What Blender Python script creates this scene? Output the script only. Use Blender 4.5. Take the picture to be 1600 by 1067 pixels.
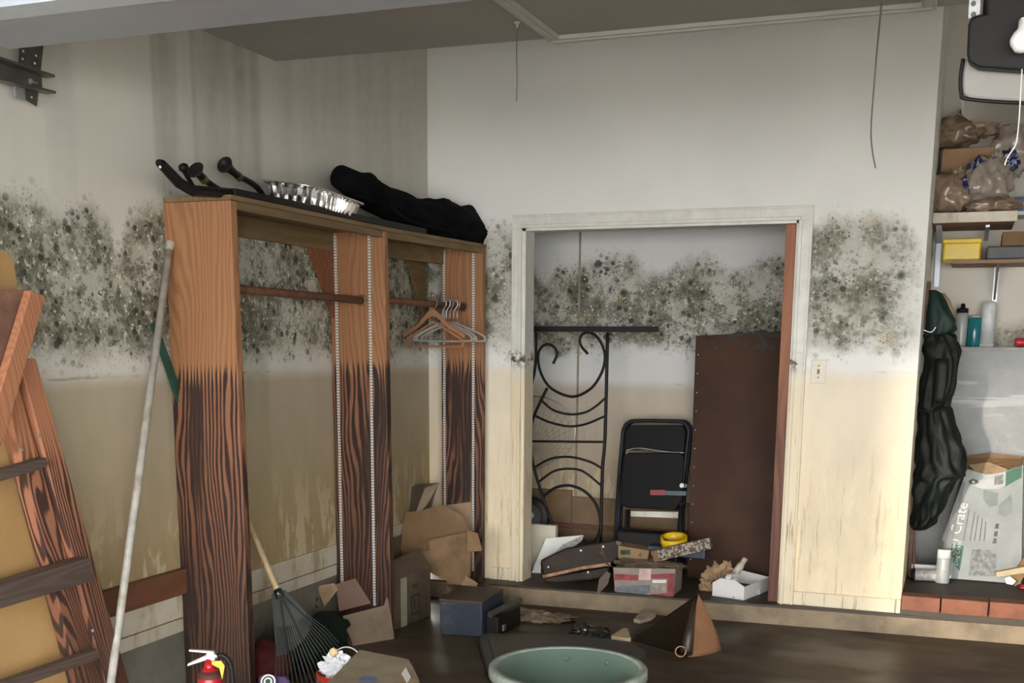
import bpy, bmesh, math, random
from mathutils import Vector, Matrix, noise
random.seed(7)
for o in list(bpy.data.objects): bpy.data.objects.remove(o)
S = bpy.context.scene
COL = S.collection
PI = math.pi

# ------------------------------------------------------------------ camera
F, PX, PY = 1802.39, 800.0, 877.86            # photo is an upper crop: principal point lies low
YAW, PIT, ROL = [math.radians(a) for a in (20.8906, 10.7593, 0.4283)]
CAM = Vector((0, 0, 1.47))
_fw = Vector((-math.sin(YAW)*math.cos(PIT), math.cos(YAW)*math.cos(PIT), -math.sin(PIT)))
_rt = Vector((math.cos(YAW), math.sin(YAW), 0))
_up = _rt.cross(_fw)
RT = _rt*math.cos(ROL)+_up*math.sin(ROL)
UP = -_rt*math.sin(ROL)+_up*math.cos(ROL)
cd = bpy.data.cameras.new('camera'); cam = bpy.data.objects.new('camera', cd); COL.objects.link(cam)
cd.sensor_width = 36; cd.lens = F*36/1600; cd.shift_y = (PY-533.5)/1600
cam.matrix_world = Matrix(((RT.x, UP.x, -_fw.x, CAM.x), (RT.y, UP.y, -_fw.y, CAM.y), (RT.z, UP.z, -_fw.z, CAM.z), (0, 0, 0, 1)))
cd.clip_start = .05
S.camera = cam

# ------------------------------------------------------------------ light
W = bpy.data.worlds.new('sky'); S.world = W; W.use_nodes = True
bg = W.node_tree.nodes['Background']; bg.inputs[0].default_value = (1, .985, .95, 1); bg.inputs[1].default_value = 4.6
sd = bpy.data.lights.new('sun', 'SUN'); sd.energy = .9; sd.angle = math.radians(2.2); sd.color = (1, .9, .72)
sun = bpy.data.objects.new('sun', sd); COL.objects.link(sun)
sun.rotation_euler = Vector((.338, 1, -.132)).to_track_quat('-Z', 'Y').to_euler()
S.view_settings.view_transform = 'Standard'; S.view_settings.look = 'None'
S.view_settings.gamma = 1; S.view_settings.use_curve_mapping = False
S.view_settings.exposure = 1.58

# ------------------------------------------------------------------ pixel -> point helpers (photo measured in 1600x1067)
def ray(x, y): return RT*((x-PX)/F)-UP*((y-PY)/F)+_fw
def onX(x, y, X): d = ray(x, y); return CAM+d*(X/d.x)
def onY(x, y, Y): d = ray(x, y); return CAM+d*(Y/d.y)
def onZ(x, y, Z=0.): d = ray(x, y); return CAM+d*((Z-CAM.z)/d.z)
def zat(x, y, P):                              # height of pixel at the horizontal distance of P
    d = ray(x, y); return CAM.z+d.z*math.hypot(P.x, P.y)/math.hypot(d.x, d.y)

XL, YC = -2.89, 6.19

# ------------------------------------------------------------------ node helper
class NT:
    def __init__(s, name):
        s.m = bpy.data.materials.new(name); s.m.use_nodes = True
        s.t = s.m.node_tree; s.b = s.t.nodes['Principled BSDF']
        s._pos = None
    def n(s, t): return s.t.nodes.new(t)
    def lk(s, a, sock):
        if isinstance(a, (int, float)): sock.default_value = a
        elif isinstance(a, tuple): sock.default_value = a if len(a) == 4 or sock.type == 'VECTOR' else a+(1,)
        else: s.t.links.new(a, sock)
    def math(s, op, a, b=0, c=None, clamp=False):
        n = s.n('ShaderNodeMath'); n.operation = op; n.use_clamp = clamp
        s.lk(a, n.inputs[0]); s.lk(b, n.inputs[1])
        if c is not None: s.lk(c, n.inputs[2])
        return n.outputs[0]
    def pos(s):
        if s._pos is None:
            g = s.n('ShaderNodeNewGeometry'); s._pos = g.outputs['Position']
            x = s.n('ShaderNodeSeparateXYZ'); s.t.links.new(s._pos, x.inputs[0]); s.xyz = x.outputs
        return s._pos
    def obj(s): return s.n('ShaderNodeTexCoord').outputs['Object']
    def vec(s, x, y, z):
        n = s.n('ShaderNodeCombineXYZ'); s.lk(x, n.inputs[0]); s.lk(y, n.inputs[1]); s.lk(z, n.inputs[2]); return n.outputs[0]
    def scale(s, v, sc, off=(0, 0, 0)):
        n = s.n('ShaderNodeMapping'); s.t.links.new(v, n.inputs[0]); n.inputs['Scale'].default_value = sc; n.inputs['Location'].default_value = off; return n.outputs[0]
    def noise(s, v, sc, det=4, rough=.55, dist=0):
        n = s.n('ShaderNodeTexNoise'); s.t.links.new(v, n.inputs['Vector']); n.inputs['Scale'].default_value = sc
        n.inputs['Detail'].default_value = det; n.inputs['Roughness'].default_value = rough; n.inputs['Distortion'].default_value = dist
        return n.outputs['Fac']
    def vor(s, v, sc, rnd=1):
        n = s.n('ShaderNodeTexVoronoi'); s.t.links.new(v, n.inputs['Vector']); n.inputs['Scale'].default_value = sc; n.inputs['Randomness'].default_value = rnd
        c = s.n('ShaderNodeSeparateColor'); s.t.links.new(n.outputs['Color'], c.inputs[0])
        return n.outputs['Distance'], c.outputs[0]
    def sm(s, v, a, b, lo=0., hi=1.):
        n = s.n('ShaderNodeMapRange'); n.interpolation_type = 'SMOOTHSTEP'
        s.lk(v, n.inputs['Value']); s.lk(a, n.inputs['From Min']); s.lk(b, n.inputs['From Max']); n.inputs['To Min'].default_value = lo; n.inputs['To Max'].default_value = hi
        return n.outputs[0]
    def mix(s, f, a, b):
        n = s.n('ShaderNodeMix'); n.data_type = 'RGBA'; s.lk(f, n.inputs[0]); s.lk(a, n.inputs[6]); s.lk(b, n.inputs[7]); return n.outputs[2]
    def curve(s, v, pts, interp='LINEAR'):     # piecewise function of v, values 0..1
        lo, hi = pts[0][0], pts[-1][0]
        t = s.sm(v, lo, hi); t.node.interpolation_type = 'LINEAR'
        n = s.n('ShaderNodeValToRGB'); cr = n.color_ramp; cr.interpolation = interp
        while len(cr.elements) < len(pts): cr.elements.new(.5)
        for e, (u, g) in zip(cr.elements, sorted(pts)): pass
        for i, (u, g) in enumerate(sorted(pts)):
            cr.elements[i].position = (u-lo)/(hi-lo)
        for i, (u, g) in enumerate(sorted(pts)):
            cr.elements[i].color = (g, g, g, 1)
        s.t.links.new(t, n.inputs[0])
        return n.outputs[0]
    def bump(s, h, st=.2, d=.01):
        n = s.n('ShaderNodeBump'); s.lk(h, n.inputs['Height']); n.inputs['Strength'].default_value = st; n.inputs['Distance'].default_value = d
        s.t.links.new(n.outputs[0], s.b.inputs['Normal'])
    def out(s, col, rough=.7, metal=0., spec=.5):
        s.lk(col, s.b.inputs['Base Color']); s.lk(rough, s.b.inputs['Roughness']); s.lk(metal, s.b.inputs['Metallic'])
        s.b.inputs['Specular IOR Level'].default_value = spec
        return s.m

_cache = {}
def plain(name, c, rough=.6, metal=0., var=.25, sc=9., dirt=None, bump=0., spec=.5):
    if name in _cache: return _cache[name]
    t = NT(name); v = t.pos()
    f = t.noise(v, sc, 5, .6)
    lo = tuple(max(0, x*(1-var)) for x in c); hi = tuple(min(1, x*(1+var*.6)) for x in c)
    col = t.mix(t.sm(f, .3, .7), lo, hi)
    if dirt:
        g = t.noise(v, sc*.6, 6, .65)
        col = t.mix(t.sm(g, .5, .68, 0, .8), col, dirt)
    if bump: t.bump(t.noise(v, sc*3, 6, .65), bump, .01)
    _cache[name] = t.out(col, rough, metal, spec); return _cache[name]

# ------------------------------------------------------------------ materials of the setting
def moldy(name, axis, top, bot=(1.40, 1.44), water=1.345, bays=None, hfade=None, paint=(.74, .73, .69), dens=1., low=(.63, .52, .35), off=0., peelz=.75, sideclear=None):
    t = NT(name); v = t.pos(); u = t.xyz[axis]; z = t.xyz[2]
    v = t.scale(v, (1, 1, 1), (off, off*1.7, off*.3))
    big = t.noise(v, 5., 3, .5); med = t.noise(v, 17, 5, .6); fine = t.noise(v, 55, 5, .65); low_n = t.noise(v, 1.6, 3, .5)
    # clean paint, with faint cloudiness
    col = t.mix(t.sm(low_n, .35, .65), tuple(c*.94 for c in paint), paint)
    # grey damp streaks running down between the studs
    if bays:
        streak = t.noise(t.scale(v, (5, 5, .5)), 1.6, 5, .6)
        b = t.math('MULTIPLY', t.curve(u, bays), t.sm(streak, .25, .7, .45, 1.))
        zf = t.math('MULTIPLY', t.sm(z, 1.8, 2.65, .5, 1), t.sm(med, .2, .75, .7, 1))
        col = t.mix(t.math('MULTIPLY', b, zf), col, (.17, .175, .135))
    # brown flood tint under the water line
    wl = t.math('ADD', water, t.math('MULTIPLY', t.math('SUBTRACT', big, .5), .03))
    under = t.sm(t.math('SUBTRACT', wl, z), -.02, .06)
    grad = t.sm(z, .45, water, 1, .66)
    lowc = t.mix(t.sm(t.noise(t.scale(v, (3, 3, 1.4)), 2.2, 4, .6), .3, .7), low, tuple(c*1.14 for c in low))
    col = t.mix(t.math('MULTIPLY', under, grad), col, lowc)
    # tide lines
    line = t.math('ABSOLUTE', t.math('SUBTRACT', z, t.math('ADD', wl, -.01)))
    lm = t.math('MULTIPLY', t.sm(line, .001, .008, 1, 0), t.sm(t.noise(v, 4, 3),   .52, .66, 0, .55))
    col = t.mix(lm, col, (.2, .15, .08))
    # peeled and blistered paint near the bottom: bare paper, drips
    pe = t.noise(t.scale(v, (7, 7, 2.2)), 1.7, 6, .62)
    pm = t.math('MULTIPLY', t.sm(pe, .53, .57), t.sm(z, peelz-.25, peelz+.25, 1, 0))
    col = t.mix(t.math('MULTIPLY', pm, .4), col, (.70, .62, .45))
    dr = t.noise(t.scale(v, (26, 26, 2.)), 1.5, 5, .65)
    dm = t.math('MULTIPLY', t.sm(dr, .56, .68), t.sm(z, peelz-.3, peelz+.3, .85, 0))
    col = t.mix(t.math('MULTIPLY', dm, .45), col, (.24, .155, .07))
    # mould band
    zt = t.curve(u, [(p, (q-1.2)/1.2) for p, q in top]); zt = t.math('MULTIPLY_ADD', zt, 1.2, 1.2)
    zt = t.math('ADD', zt, t.math('MULTIPLY', t.math('SUBTRACT', big, .5), .10))
    zb = t.math('ADD', (bot[0]+bot[1])/2, t.math('MULTIPLY', t.math('SUBTRACT', t.noise(v, 7, 3), .5), .16))
    e1 = t.math('SUBTRACT', zt, z); e2 = t.math('SUBTRACT', z, zb)
    env = t.math('MULTIPLY', t.sm(e1, -.04, .09), t.sm(e2, -.05, .07))
    if sideclear: env = t.math('MULTIPLY', env, t.curve(u, sideclear))
    envw = t.math('MULTIPLY', t.sm(e1, -.08, .05), t.sm(e2, -.11, .05))
    if sideclear: envw = t.math('MULTIPLY', envw, t.curve(u, sideclear))
    patch = t.noise(v, 3.6, 3, .55); pat2 = t.noise(t.scale(v, (1, 1, 1), (9, 4, 2)), 8., 4, .6)
    gran = t.noise(v, 90, 4, .7)
    # broad grey-green bloom
    col = t.mix(t.math('MULTIPLY', env, t.sm(patch, .34, .58, .55, .92)), col, (.35, .34, .27))
    # mottling in clumps, fine grained
    mo = t.math('ADD', t.math('MULTIPLY_ADD', med, .45, t.math('MULTIPLY', fine, .33)), t.math('MULTIPLY_ADD', patch, .30, t.math('MULTIPLY', pat2, .34)))
    mo = t.math('MULTIPLY_ADD', gran, .16, mo)
    mm = t.math('MULTIPLY', env, t.sm(mo, .735, .83))
    col = t.mix(t.math('MULTIPLY', mm, .74*dens), col, (.11, .108, .078))
    mm2 = t.math('MULTIPLY', env, t.sm(mo, .83, .92))
    col = t.mix(t.math('MULTIPLY', mm2, .6*dens), col, (.05, .049, .036))
    # bare pale gaps
    lg = t.math('MULTIPLY', env, t.sm(t.noise(t.scale(v, (1, 1, 1), (2, 8, 5)), 34, 4, .6), .60, .66, 0, .8))
    col = t.mix(lg, col, (.66, .635, .55))
    # yellow bloom
    yl = t.math('MULTIPLY', env, t.sm(t.noise(t.scale(v, (1, 1, 1), (5, 3, 2)), 4.5, 3), .66, .74, 0, .4))
    col = t.mix(yl, col, (.62, .48, .2))
    # dark colonies of three sizes
    for sc, r0, k, thr in ((12., .34, .9, .60), (25., .40, .92, .36), (60., .42, .8, .30)):
        d, rnd = t.vor(v, sc)
        rad = t.math('MULTIPLY', t.sm(rnd, thr, 1.), r0)
        dd = t.math('ADD', d, t.math('MULTIPLY', t.math('SUBTRACT', fine, .5), .4))
        sp = t.math('MULTIPLY', t.sm(t.math('SUBTRACT', rad, dd), -.08, .07), envw)
        sp = t.math('MULTIPLY', sp, t.sm(pat2, .36, .58, .2, 1.))
        col = t.mix(t.math('MULTIPLY', sp, k*dens), col, (.038, .037, .028))
    # small light flecks
    d, rnd = t.vor(t.scale(v, (1, 1, 1), (3, 1, 7)), 34)
    fl = t.math('MULTIPLY', t.math('MULTIPLY', t.sm(d, .1, .24, 1, 0), t.sm(rnd, .66, .70)), env)
    col = t.mix(t.math('MULTIPLY', fl, .85), col, (.74, .72, .63))
    t.bump(t.math('ADD', t.math('MULTIPLY', pm, .6), t.math('MULTIPLY', fine, .25)), .25, .006)
    return t.out(col, .75, spec=.25)

def lw(x, y): p = onX(x, y, XL); return (p.y, p.z)
def bw(x, y, Y): p = onY(x, y, Y); return (p.x, p.z)
left_top = [(1.0, 2.0), lw(0, 300), lw(60, 305), lw(100, 335), lw(140, 318), lw(170, 345), lw(184, 400), lw(199, 345), lw(230, 318), lw(258, 312), lw(385, 335), lw(440, 345), lw(500, 372), lw(600, 385), lw(665, 375)]
left_bays = [(1., .15)]+[(lw(x, 180)[0], g) for x, g in ((4, .22), (40, .12), (68, .10), (74, .30), (112, .28), (122, .06), (180, .05), (236, .14), (243, .78), (275, .72), (281, .30), (298, .30), (304, .72), (340, .62), (404, .75), (410, .18), (432, .2), (438, .36), (520, .30), (600, .32), (668, .25))]
M_left = moldy('moldy_left_wall', 1, left_top, bays=left_bays, paint=(.67, .655, .60), low=(.30, .225, .118), peelz=.75)
bt = [(-2.9, 1.95), bw(757, 350, YC), bw(775, 352, YC), bw(800, 358, YC), bw(1272, 350, YC), bw(1300, 336, YC), bw(1360, 333, YC), bw(1415, 345, YC), (-.19, 1.95)]
M_back = moldy('moldy_back_wall', 0, bt, bot=(1.42, 1.46), paint=(.84, .845, .82), low=(.76, .645, .46), off=3.3, dens=.8, peelz=.8,
               sideclear=[(-2.9, 1), (-.45, 1), (-.30, .75), (-.24, .28), (-.19, .05)])
YB = 7.0
ct = [(-2.8, 1.85)]+[bw(x, y, YB) for x, y in ((834, 412), (852, 440), (870, 420), (905, 412), (935, 398), (985, 398), (1010, 422), (1040, 424), (1080, 396), (1120, 404), (1150, 422), (1195, 402), (1232, 404))]+[(-.3, 1.9)]
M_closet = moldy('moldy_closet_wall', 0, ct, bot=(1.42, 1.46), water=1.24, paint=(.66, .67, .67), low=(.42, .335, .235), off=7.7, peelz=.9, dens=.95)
M_alc = moldy('alcove_plaster', 0, [(-.3, 1.36), (.3, 1.62), (.5, 1.72), (3, 1.7)], bot=(1.36, 1.4), paint=(.70, .665, .60), off=12., dens=.5)
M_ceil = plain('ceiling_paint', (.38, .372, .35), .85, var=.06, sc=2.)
M_trim = plain('aged_trim_paint', (.76, .74, .66), .55, var=.1, sc=14, dirt=(.50, .42, .28))
M_casing = None
def casing_mat():
    t = NT('casing_paint'); v = t.pos(); z = t.xyz[2]
    col = t.mix(t.sm(t.noise(v, 12, 4), .3, .7), (.66, .66, .62), (.76, .755, .71))
    col = t.mix(t.sm(z, 1.2, 1.4, .85, 0), col, (.76, .655, .46))
    dr = t.noise(t.scale(v, (60, 60, 3)), 1.2, 5, .65)
    col = t.mix(t.math('MULTIPLY', t.sm(dr, .56, .66), t.sm(z, .5, 1.35, .8, .1)), col, (.27, .17, .07))
    tide = t.math('MULTIPLY', t.sm(t.math('ABSOLUTE', t.math('SUBTRACT', z, 1.38)), .0, .07, 1, 0), t.sm(t.noise(v, 26, 5, .6), .46, .58))
    col = t.mix(tide, col, (.07, .05, .03))
    t.bump(dr, .2, .004)
    return t.out(col, .5)
M_casing = casing_mat()
def base_mat():
    t = NT('baseboard_paint'); v = t.pos()
    col = t.mix(t.sm(t.noise(v, 6, 4), .3, .7), (.46, .41, .31), (.54, .51, .43))
    dr = t.noise(t.scale(v, (7, 7, 2.5)), 1.4, 6, .65)
    col = t.mix(t.sm(dr, .48, .66, 0, .75), col, (.28, .20, .10))
    return t.out(col, .6)
M_base = base_mat()
def mud():
    t = NT('wet_mud'); v = t.pos()
    a = t.noise(v, 1.3, 5, .55); b = t.noise(t.scale(v, (1, 1.6, 1)), 1.6, 4, .5); c = t.noise(v, 60, 4, .6)
    col = t.mix(t.sm(a, .35, .65), (.048, .035, .024), (.08, .059, .041))
    col = t.mix(t.sm(b, .55, .68, 0, .5), col, (.14, .11, .075))
    t.bump(t.math('ADD', t.math('MULTIPLY', b, .8), t.math('MULTIPLY', c, .12)), .05, .02)
    return t.out(col, t.sm(b, .4, .65, .38, .65), spec=.3)
M_mud = mud()
M_step = plain('muddy_concrete', (.25, .19, .125), .65, var=.3, sc=7, dirt=(.16, .115, .07), bump=.25)
M_steptop = plain('muddy_step_top', (.06, .044, .031), .6, var=.3, sc=6, bump=.2)
M_stem = plain('grey_stem_wall', (.17, .16, .13), .8, var=.2, sc=5, dirt=(.11, .095, .065))
M_brick = plain('red_sill_brick', (.24, .088, .05), .75, var=.28, sc=12, dirt=(.22, .09, .05), bump=.3)
M_gdoor = plain('white_door_steel', (.66, .74, .84), .35, var=.04, sc=3)
M_gdoor2 = plain('grey_door_steel', (.40, .44, .50), .4, var=.06, sc=3)

def wood(name, axis, lite, dark, wet_l=None, wet_d=None, water=None, freq=42., contrast=.55, rough=.6, along='z', soft=.03, shear=0.):
    t = NT(name); v = t.pos(); z = t.xyz[2]; u = t.xyz[axis]
    if shear: u = t.math('SUBTRACT', u, t.math('MULTIPLY', z, shear)); v = t.vec(t.xyz[0], u, z)
    sc = {'z': (3.2, 3.2, .55), 'y': (4, .55, 4), 'x': (.55, 4, 4)}[along]
    wv = t.noise(t.scale(v, sc), 1.5, 2.5, .45)
    ph = t.math('ADD', t.math('MULTIPLY', u, freq*6.28), t.math('MULTIPLY', wv, freq*1.7))
    ph = t.math('ADD', ph, t.math('MULTIPLY', t.noise(t.scale(v, tuple(4*k for k in sc)), 3, 4), 3.2))
    w = t.math('MULTIPLY_ADD', t.math('SINE', ph), .5, .5)
    fib = t.noise(t.scale(v, tuple({True: 2., False: 90.}[k < 1] for k in sc)), 1., 4, .6)
    blot = t.noise(t.scale(v, sc), 1.6, 4, .55)
    col = t.mix(t.math('MULTIPLY', t.sm(w, .25, .95), contrast), lite, dark)
    col = t.mix(t.sm(fib, .3, .75, 0, .22), col, dark)
    col = t.mix(t.sm(blot, .5, .7, 0, .35), col, tuple(c*.75 for c in lite))
    if water is not None:
        w2 = t.sm(t.math('ADD', w, t.math('MULTIPLY', t.math('SUBTRACT', fib, .5), 1.1)), .25, .7)
        wc = t.mix(w2, wet_l, wet_d)
        kn = t.sm(blot, .55, .66, 0, .9); wc = t.mix(kn, wc, wet_d)
        depth = t.sm(z, .1, water, .75, .1); wc = t.mix(depth, wc, tuple(c*.6 for c in wet_d))
        wl = t.math('ADD', water, t.math('MULTIPLY', t.math('SUBTRACT', w, .5), .07))
        col = t.mix(t.sm(t.math('SUBTRACT', wl, z), -soft, soft), col, wc)
    t.bump(t.math('MULTIPLY_ADD', w, .6, t.math('MULTIPLY', fib, .4)), .15, .004)
    return t.out(col, rough)
M_up = wood('flood_stained_pine', 0, (.345, .165, .075), (.20, .082, .036), (.27, .115, .06), (.026, .011, .008), 1.335, 46)
M_top = wood('shelf_board_wood', 0, (.20, .135, .062), (.12, .078, .034), along='y', freq=30)
M_stud = wood('stud_pine', 0, (.36, .145, .07), (.24, .085, .04), (.24, .095, .058), (.14, .05, .03), 1.2, 24, contrast=.4, soft=.25)
M_rod = plain('dark_rod_wood', (.15, .065, .035), .5, var=.3, sc=20)
M_gus = wood('gusset_plywood', 1, (.22, .085, .04), (.15, .055, .025), along='y', freq=20)
_a, _b = onX(31, 560, XL+.16), onX(178, 1080, XL+.16); LSH = (_b.y-_a.y)/(_b.z-_a.z)   # rail slope
M_lad = wood('ladder_wood', 1, (.42, .185, .095), (.25, .095, .05), (.36, .15, .085), (.05, .024, .017), 1.1, 60, soft=.12, shear=LSH)
M_tread = wood('ladder_tread_wood', 2, (.095, .068, .055), (.045, .032, .027), along='y', freq=50)
M_ply = plain('water_stained_plywood', (.38, .235, .095), .7, var=.16, sc=4, dirt=(.36, .21, .08))
M_plank = wood('brown_plank_wood', 2, (.15, .06, .03), (.10, .038, .02), along='y', freq=22)
M_board = plain('brown_hardboard', (.055, .024, .013), .6, var=.3, sc=3, spec=.2)
M_white = plain('white_metal', (.72, .72, .70), .45, var=.08)
M_steel = plain('galvanised_steel', (.45, .47, .48), .38, metal=.8, var=.2, sc=20)
M_dsteel = plain('dark_bracket_steel', (.11, .11, .095), .5, metal=.5, var=.3, sc=20)
M_black = plain('black_plastic', (.0075, .007, .007), .55, var=.2, spec=.3)
M_iron = plain('black_wrought_iron', (.0065, .007, .008), .55, var=.3, sc=30, spec=.3)
M_fabric = plain('black_cloth', (.0045, .005, .007), .95, var=.4, sc=14, spec=.1, bump=.3)
M_foil = plain('aluminium_foil', (.9, .9, .9), .25, metal=1., var=.05)
M_card = plain('brown_cardboard', (.215, .128, .062), .8, var=.22, sc=5, dirt=(.125, .074, .036))
M_card2 = plain('dull_cardboard', (.235, .175, .125), .8, var=.16, sc=5, dirt=(.16, .11, .072))
M_card3 = plain('muddy_cardboard', (.105, .075, .048), .75, var=.3, sc=5, dirt=(.055, .04, .026))
M_cardp = plain('mauve_cardboard', (.20, .122, .092), .8, var=.12, sc=5)
M_paper = plain('white_paper', (.74, .74, .72), .8, var=.08)
M_kraft = plain('kraft_paper', (.36, .245, .14), .75, var=.2, sc=14)
M_ink = plain('black_ink', (.03, .03, .03), .7)

# ------------------------------------------------------------------ mesh helpers
def mk(name, bm, mat, parent=None, smooth=False, base=None, bevel=0.):
    me = bpy.data.meshes.new(name)
    bmesh.ops.recalc_face_normals(bm, faces=bm.faces)
    if parent is not None:
        off = parent.matrix_world.translation if parent.parent is None else parent['_w']
        off = Vector(off)
        bmesh.ops.translate(bm, verts=bm.verts, vec=-off)
    elif base is not None:
        bmesh.ops.translate(bm, verts=bm.verts, vec=-Vector(base))
    bm.to_mesh(me); bm.free()
    me.materials.append(mat)
    if smooth:
        for p in me.polygons: p.use_smooth = True
    o = bpy.data.objects.new(name, me); COL.objects.link(o)
    if parent is not None: o.parent = parent; WOFF[o.name] = off
    elif base is not None: o.location = base; o.matrix_world = Matrix.Translation(Vector(base))
    if bevel:
        b = o.modifiers.new('bevel', 'BEVEL'); b.width = bevel; b.segments = 2; b.limit_method = 'ANGLE'
    return o
WOFF = {}
def sub(name, bm, mat, part, **k):             # sub-part below a part (part's origin sits at its thing's origin)
    off = WOFF[part.name]
    bmesh.ops.translate(bm, verts=bm.verts, vec=-off)
    me = bpy.data.meshes.new(name); bmesh.ops.recalc_face_normals(bm, faces=bm.faces); bm.to_mesh(me); bm.free(); me.materials.append(mat)
    if k.get('smooth'):
        for p in me.polygons: p.use_smooth = True
    o = bpy.data.objects.new(name, me); COL.objects.link(o); o.parent = part; return o
def tag(o, label, cat, group=None):
    o['label'] = label; o['category'] = cat
    if group: o['group'] = group
    return o
def thing(name, label, cat, loc, group=None):
    o = bpy.data.objects.new(name, None); COL.objects.link(o); o.location = loc; o.empty_display_size = .05
    o.matrix_world = Matrix.Translation(Vector(loc))
    return tag(o, label, cat, group)
def struct(name, bm, mat, **k):
    o = mk(name, bm, mat, **k); o['kind'] = 'structure'; return o
def B(): return bmesh.new()
def box(bm, a, b):
    a, b = Vector(a), Vector(b); v = []
    for z in (a.z, b.z):
        for x, y in ((a.x, a.y), (b.x, a.y), (b.x, b.y), (a.x, b.y)): v.append(bm.verts.new((x, y, z)))
    for f in ((0, 3, 2, 1), (4, 5, 6, 7), (0, 1, 5, 4), (1, 2, 6, 5), (2, 3, 7, 6), (3, 0, 4, 7)): bm.faces.new([v[i] for i in f])
    return bm
def bx(a, b): return box(B(), a, b)
def hexa(bm, lo, hi):                          # two quads (4 points each) joined
    v = [bm.verts.new(p) for p in list(lo)+list(hi)]
    for f in ((0, 3, 2, 1), (4, 5, 6, 7), (0, 1, 5, 4), (1, 2, 6, 5), (2, 3, 7, 6), (3, 0, 4, 7)): bm.faces.new([v[i] for i in f])
    return bm
def prism(bm, pts, vec):
    vec = Vector(vec); a = [bm.verts.new(p) for p in pts]; b = [bm.verts.new(Vector(p)+vec) for p in pts]
    n = len(pts); bm.faces.new(a); bm.faces.new(b[::-1])
    for i in range(n): bm.faces.new((a[i], a[(i+1) % n], b[(i+1) % n], b[i]))
    return bm
def sheet(pts, th=.004, bm=None):              # flat polygon with thickness along its normal
    bm = bm or B(); pts = [Vector(p) for p in pts]
    n = Vector((0, 0, 0))
    for i in range(len(pts)): n += pts[i].cross(pts[(i+1) % len(pts)])
    n.normalize(); return prism(bm, pts, n*th)
def tube(bm, pts, r, seg=8, cap=True):
    pts = [Vector(p) for p in pts]; n = len(pts); rs = r if isinstance(r, (list, tuple)) else [r]*n
    rings = []; up = None
    for i, p in enumerate(pts):
        t = (pts[min(i+1, n-1)]-pts[max(i-1, 0)]).normalized()
        if up is None:
            up = Vector((0, 0, 1)) if abs(t.z) < .9 else Vector((1, 0, 0))
        up = (up-t*up.dot(t)).normalized(); sd_ = t.cross(up)
        rings.append([bm.verts.new(p+(up*math.cos(2*PI*k/seg)+sd_*math.sin(2*PI*k/seg))*rs[i]) for k in range(seg)])
    for a, b in zip(rings, rings[1:]):
        for k in range(seg): bm.faces.new((a[k], a[(k+1) % seg], b[(k+1) % seg], b[k]))
    if cap: bm.faces.new(rings[0][::-1]); bm.faces.new(rings[-1])
    return bm
def smooth_pts(pts, k=5):                      # Catmull-Rom
    pts = [Vector(p) for p in pts]; out = []
    for i in range(len(pts)-1):
        p0, p1, p2, p3 = pts[max(i-1, 0)], pts[i], pts[i+1], pts[min(i+2, len(pts)-1)]
        for j in range(k):
            t = j/k
            out.append(.5*((2*p1)+(p2-p0)*t+(2*p0-5*p1+4*p2-p3)*t*t+(3*p1-p0-3*p2+p3)*t**3))
    return out+[pts[-1]]
def lathe(bm, prof, c, ax=(0, 0, 1), seg=24):  # prof: (radius, height along axis)
    ax = Vector(ax).normalized(); a = Vector((1, 0, 0)) if abs(ax.x) < .9 else Vector((0, 1, 0)); u = (a-ax*a.dot(ax)).normalized(); w = ax.cross(u); c = Vector(c)
    rings = []
    for r, h in prof:
        if r < 1e-6: rings.append([bm.verts.new(c+ax*h)])
        else: rings.append([bm.verts.new(c+ax*h+(u*math.cos(2*PI*k/seg)+w*math.sin(2*PI*k/seg))*r) for k in range(seg)])
    for p, q in zip(rings, rings[1:]):
        for k in range(seg):
            k2 = (k+1) % seg
            if len(p) == 1 and len(q) == 1: continue
            if len(p) == 1: bm.faces.new((p[0], q[k], q[k2]))
            elif len(q) == 1: bm.faces.new((p[k], p[k2], q[0]))
            else: bm.faces.new((p[k], p[k2], q[k2], q[k]))
    return bm
def blob(c, r, amp=.2, fr=3., sub_=4, seed=0, flat=None, ridge=0.):   # crumpled sack
    bm = B(); bmesh.ops.create_icosphere(bm, subdivisions=sub_, radius=1)
    sd_ = Vector((seed*3.1, seed*1.7, seed*.9)); c = Vector(c)
    for v in bm.verts:
        d = v.co.normalized(); k = 1+amp*noise.noise(d*fr+sd_)+amp*.5*noise.noise(d*fr*2.3+sd_)-ridge*abs(noise.noise(d*fr*1.4+sd_*2))
        v.co = Vector((d.x*r[0]*k, d.y*r[1]*k, d.z*r[2]*k))+c
        if flat is not None and v.co.z < flat: v.co.z = flat
    return bm
def loft(secs, seg=20, fold=0., fr=3, seed=0, cap=True, bm=None):      # secs: (center, halfA vector, halfB vector)
    bm = bm or B(); rings = []
    for i, (c, a, b) in enumerate(secs):
        c, a, b = Vector(c), Vector(a), Vector(b); ring = []
        for k in range(seg):
            th = 2*PI*k/seg; kk = 1+fold*noise.noise(Vector((math.cos(th)*fr, math.sin(th)*fr, i*.25+seed)))
            ring.append(bm.verts.new(c+(a*math.cos(th)+b*math.sin(th))*kk))
        rings.append(ring)
    for p, q in zip(rings, rings[1:]):
        for k in range(seg): bm.faces.new((p[k], p[(k+1) % seg], q[(k+1) % seg], q[k]))
    if cap: bm.faces.new(rings[0][::-1]); bm.faces.new(rings[-1])
    return bm
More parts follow.
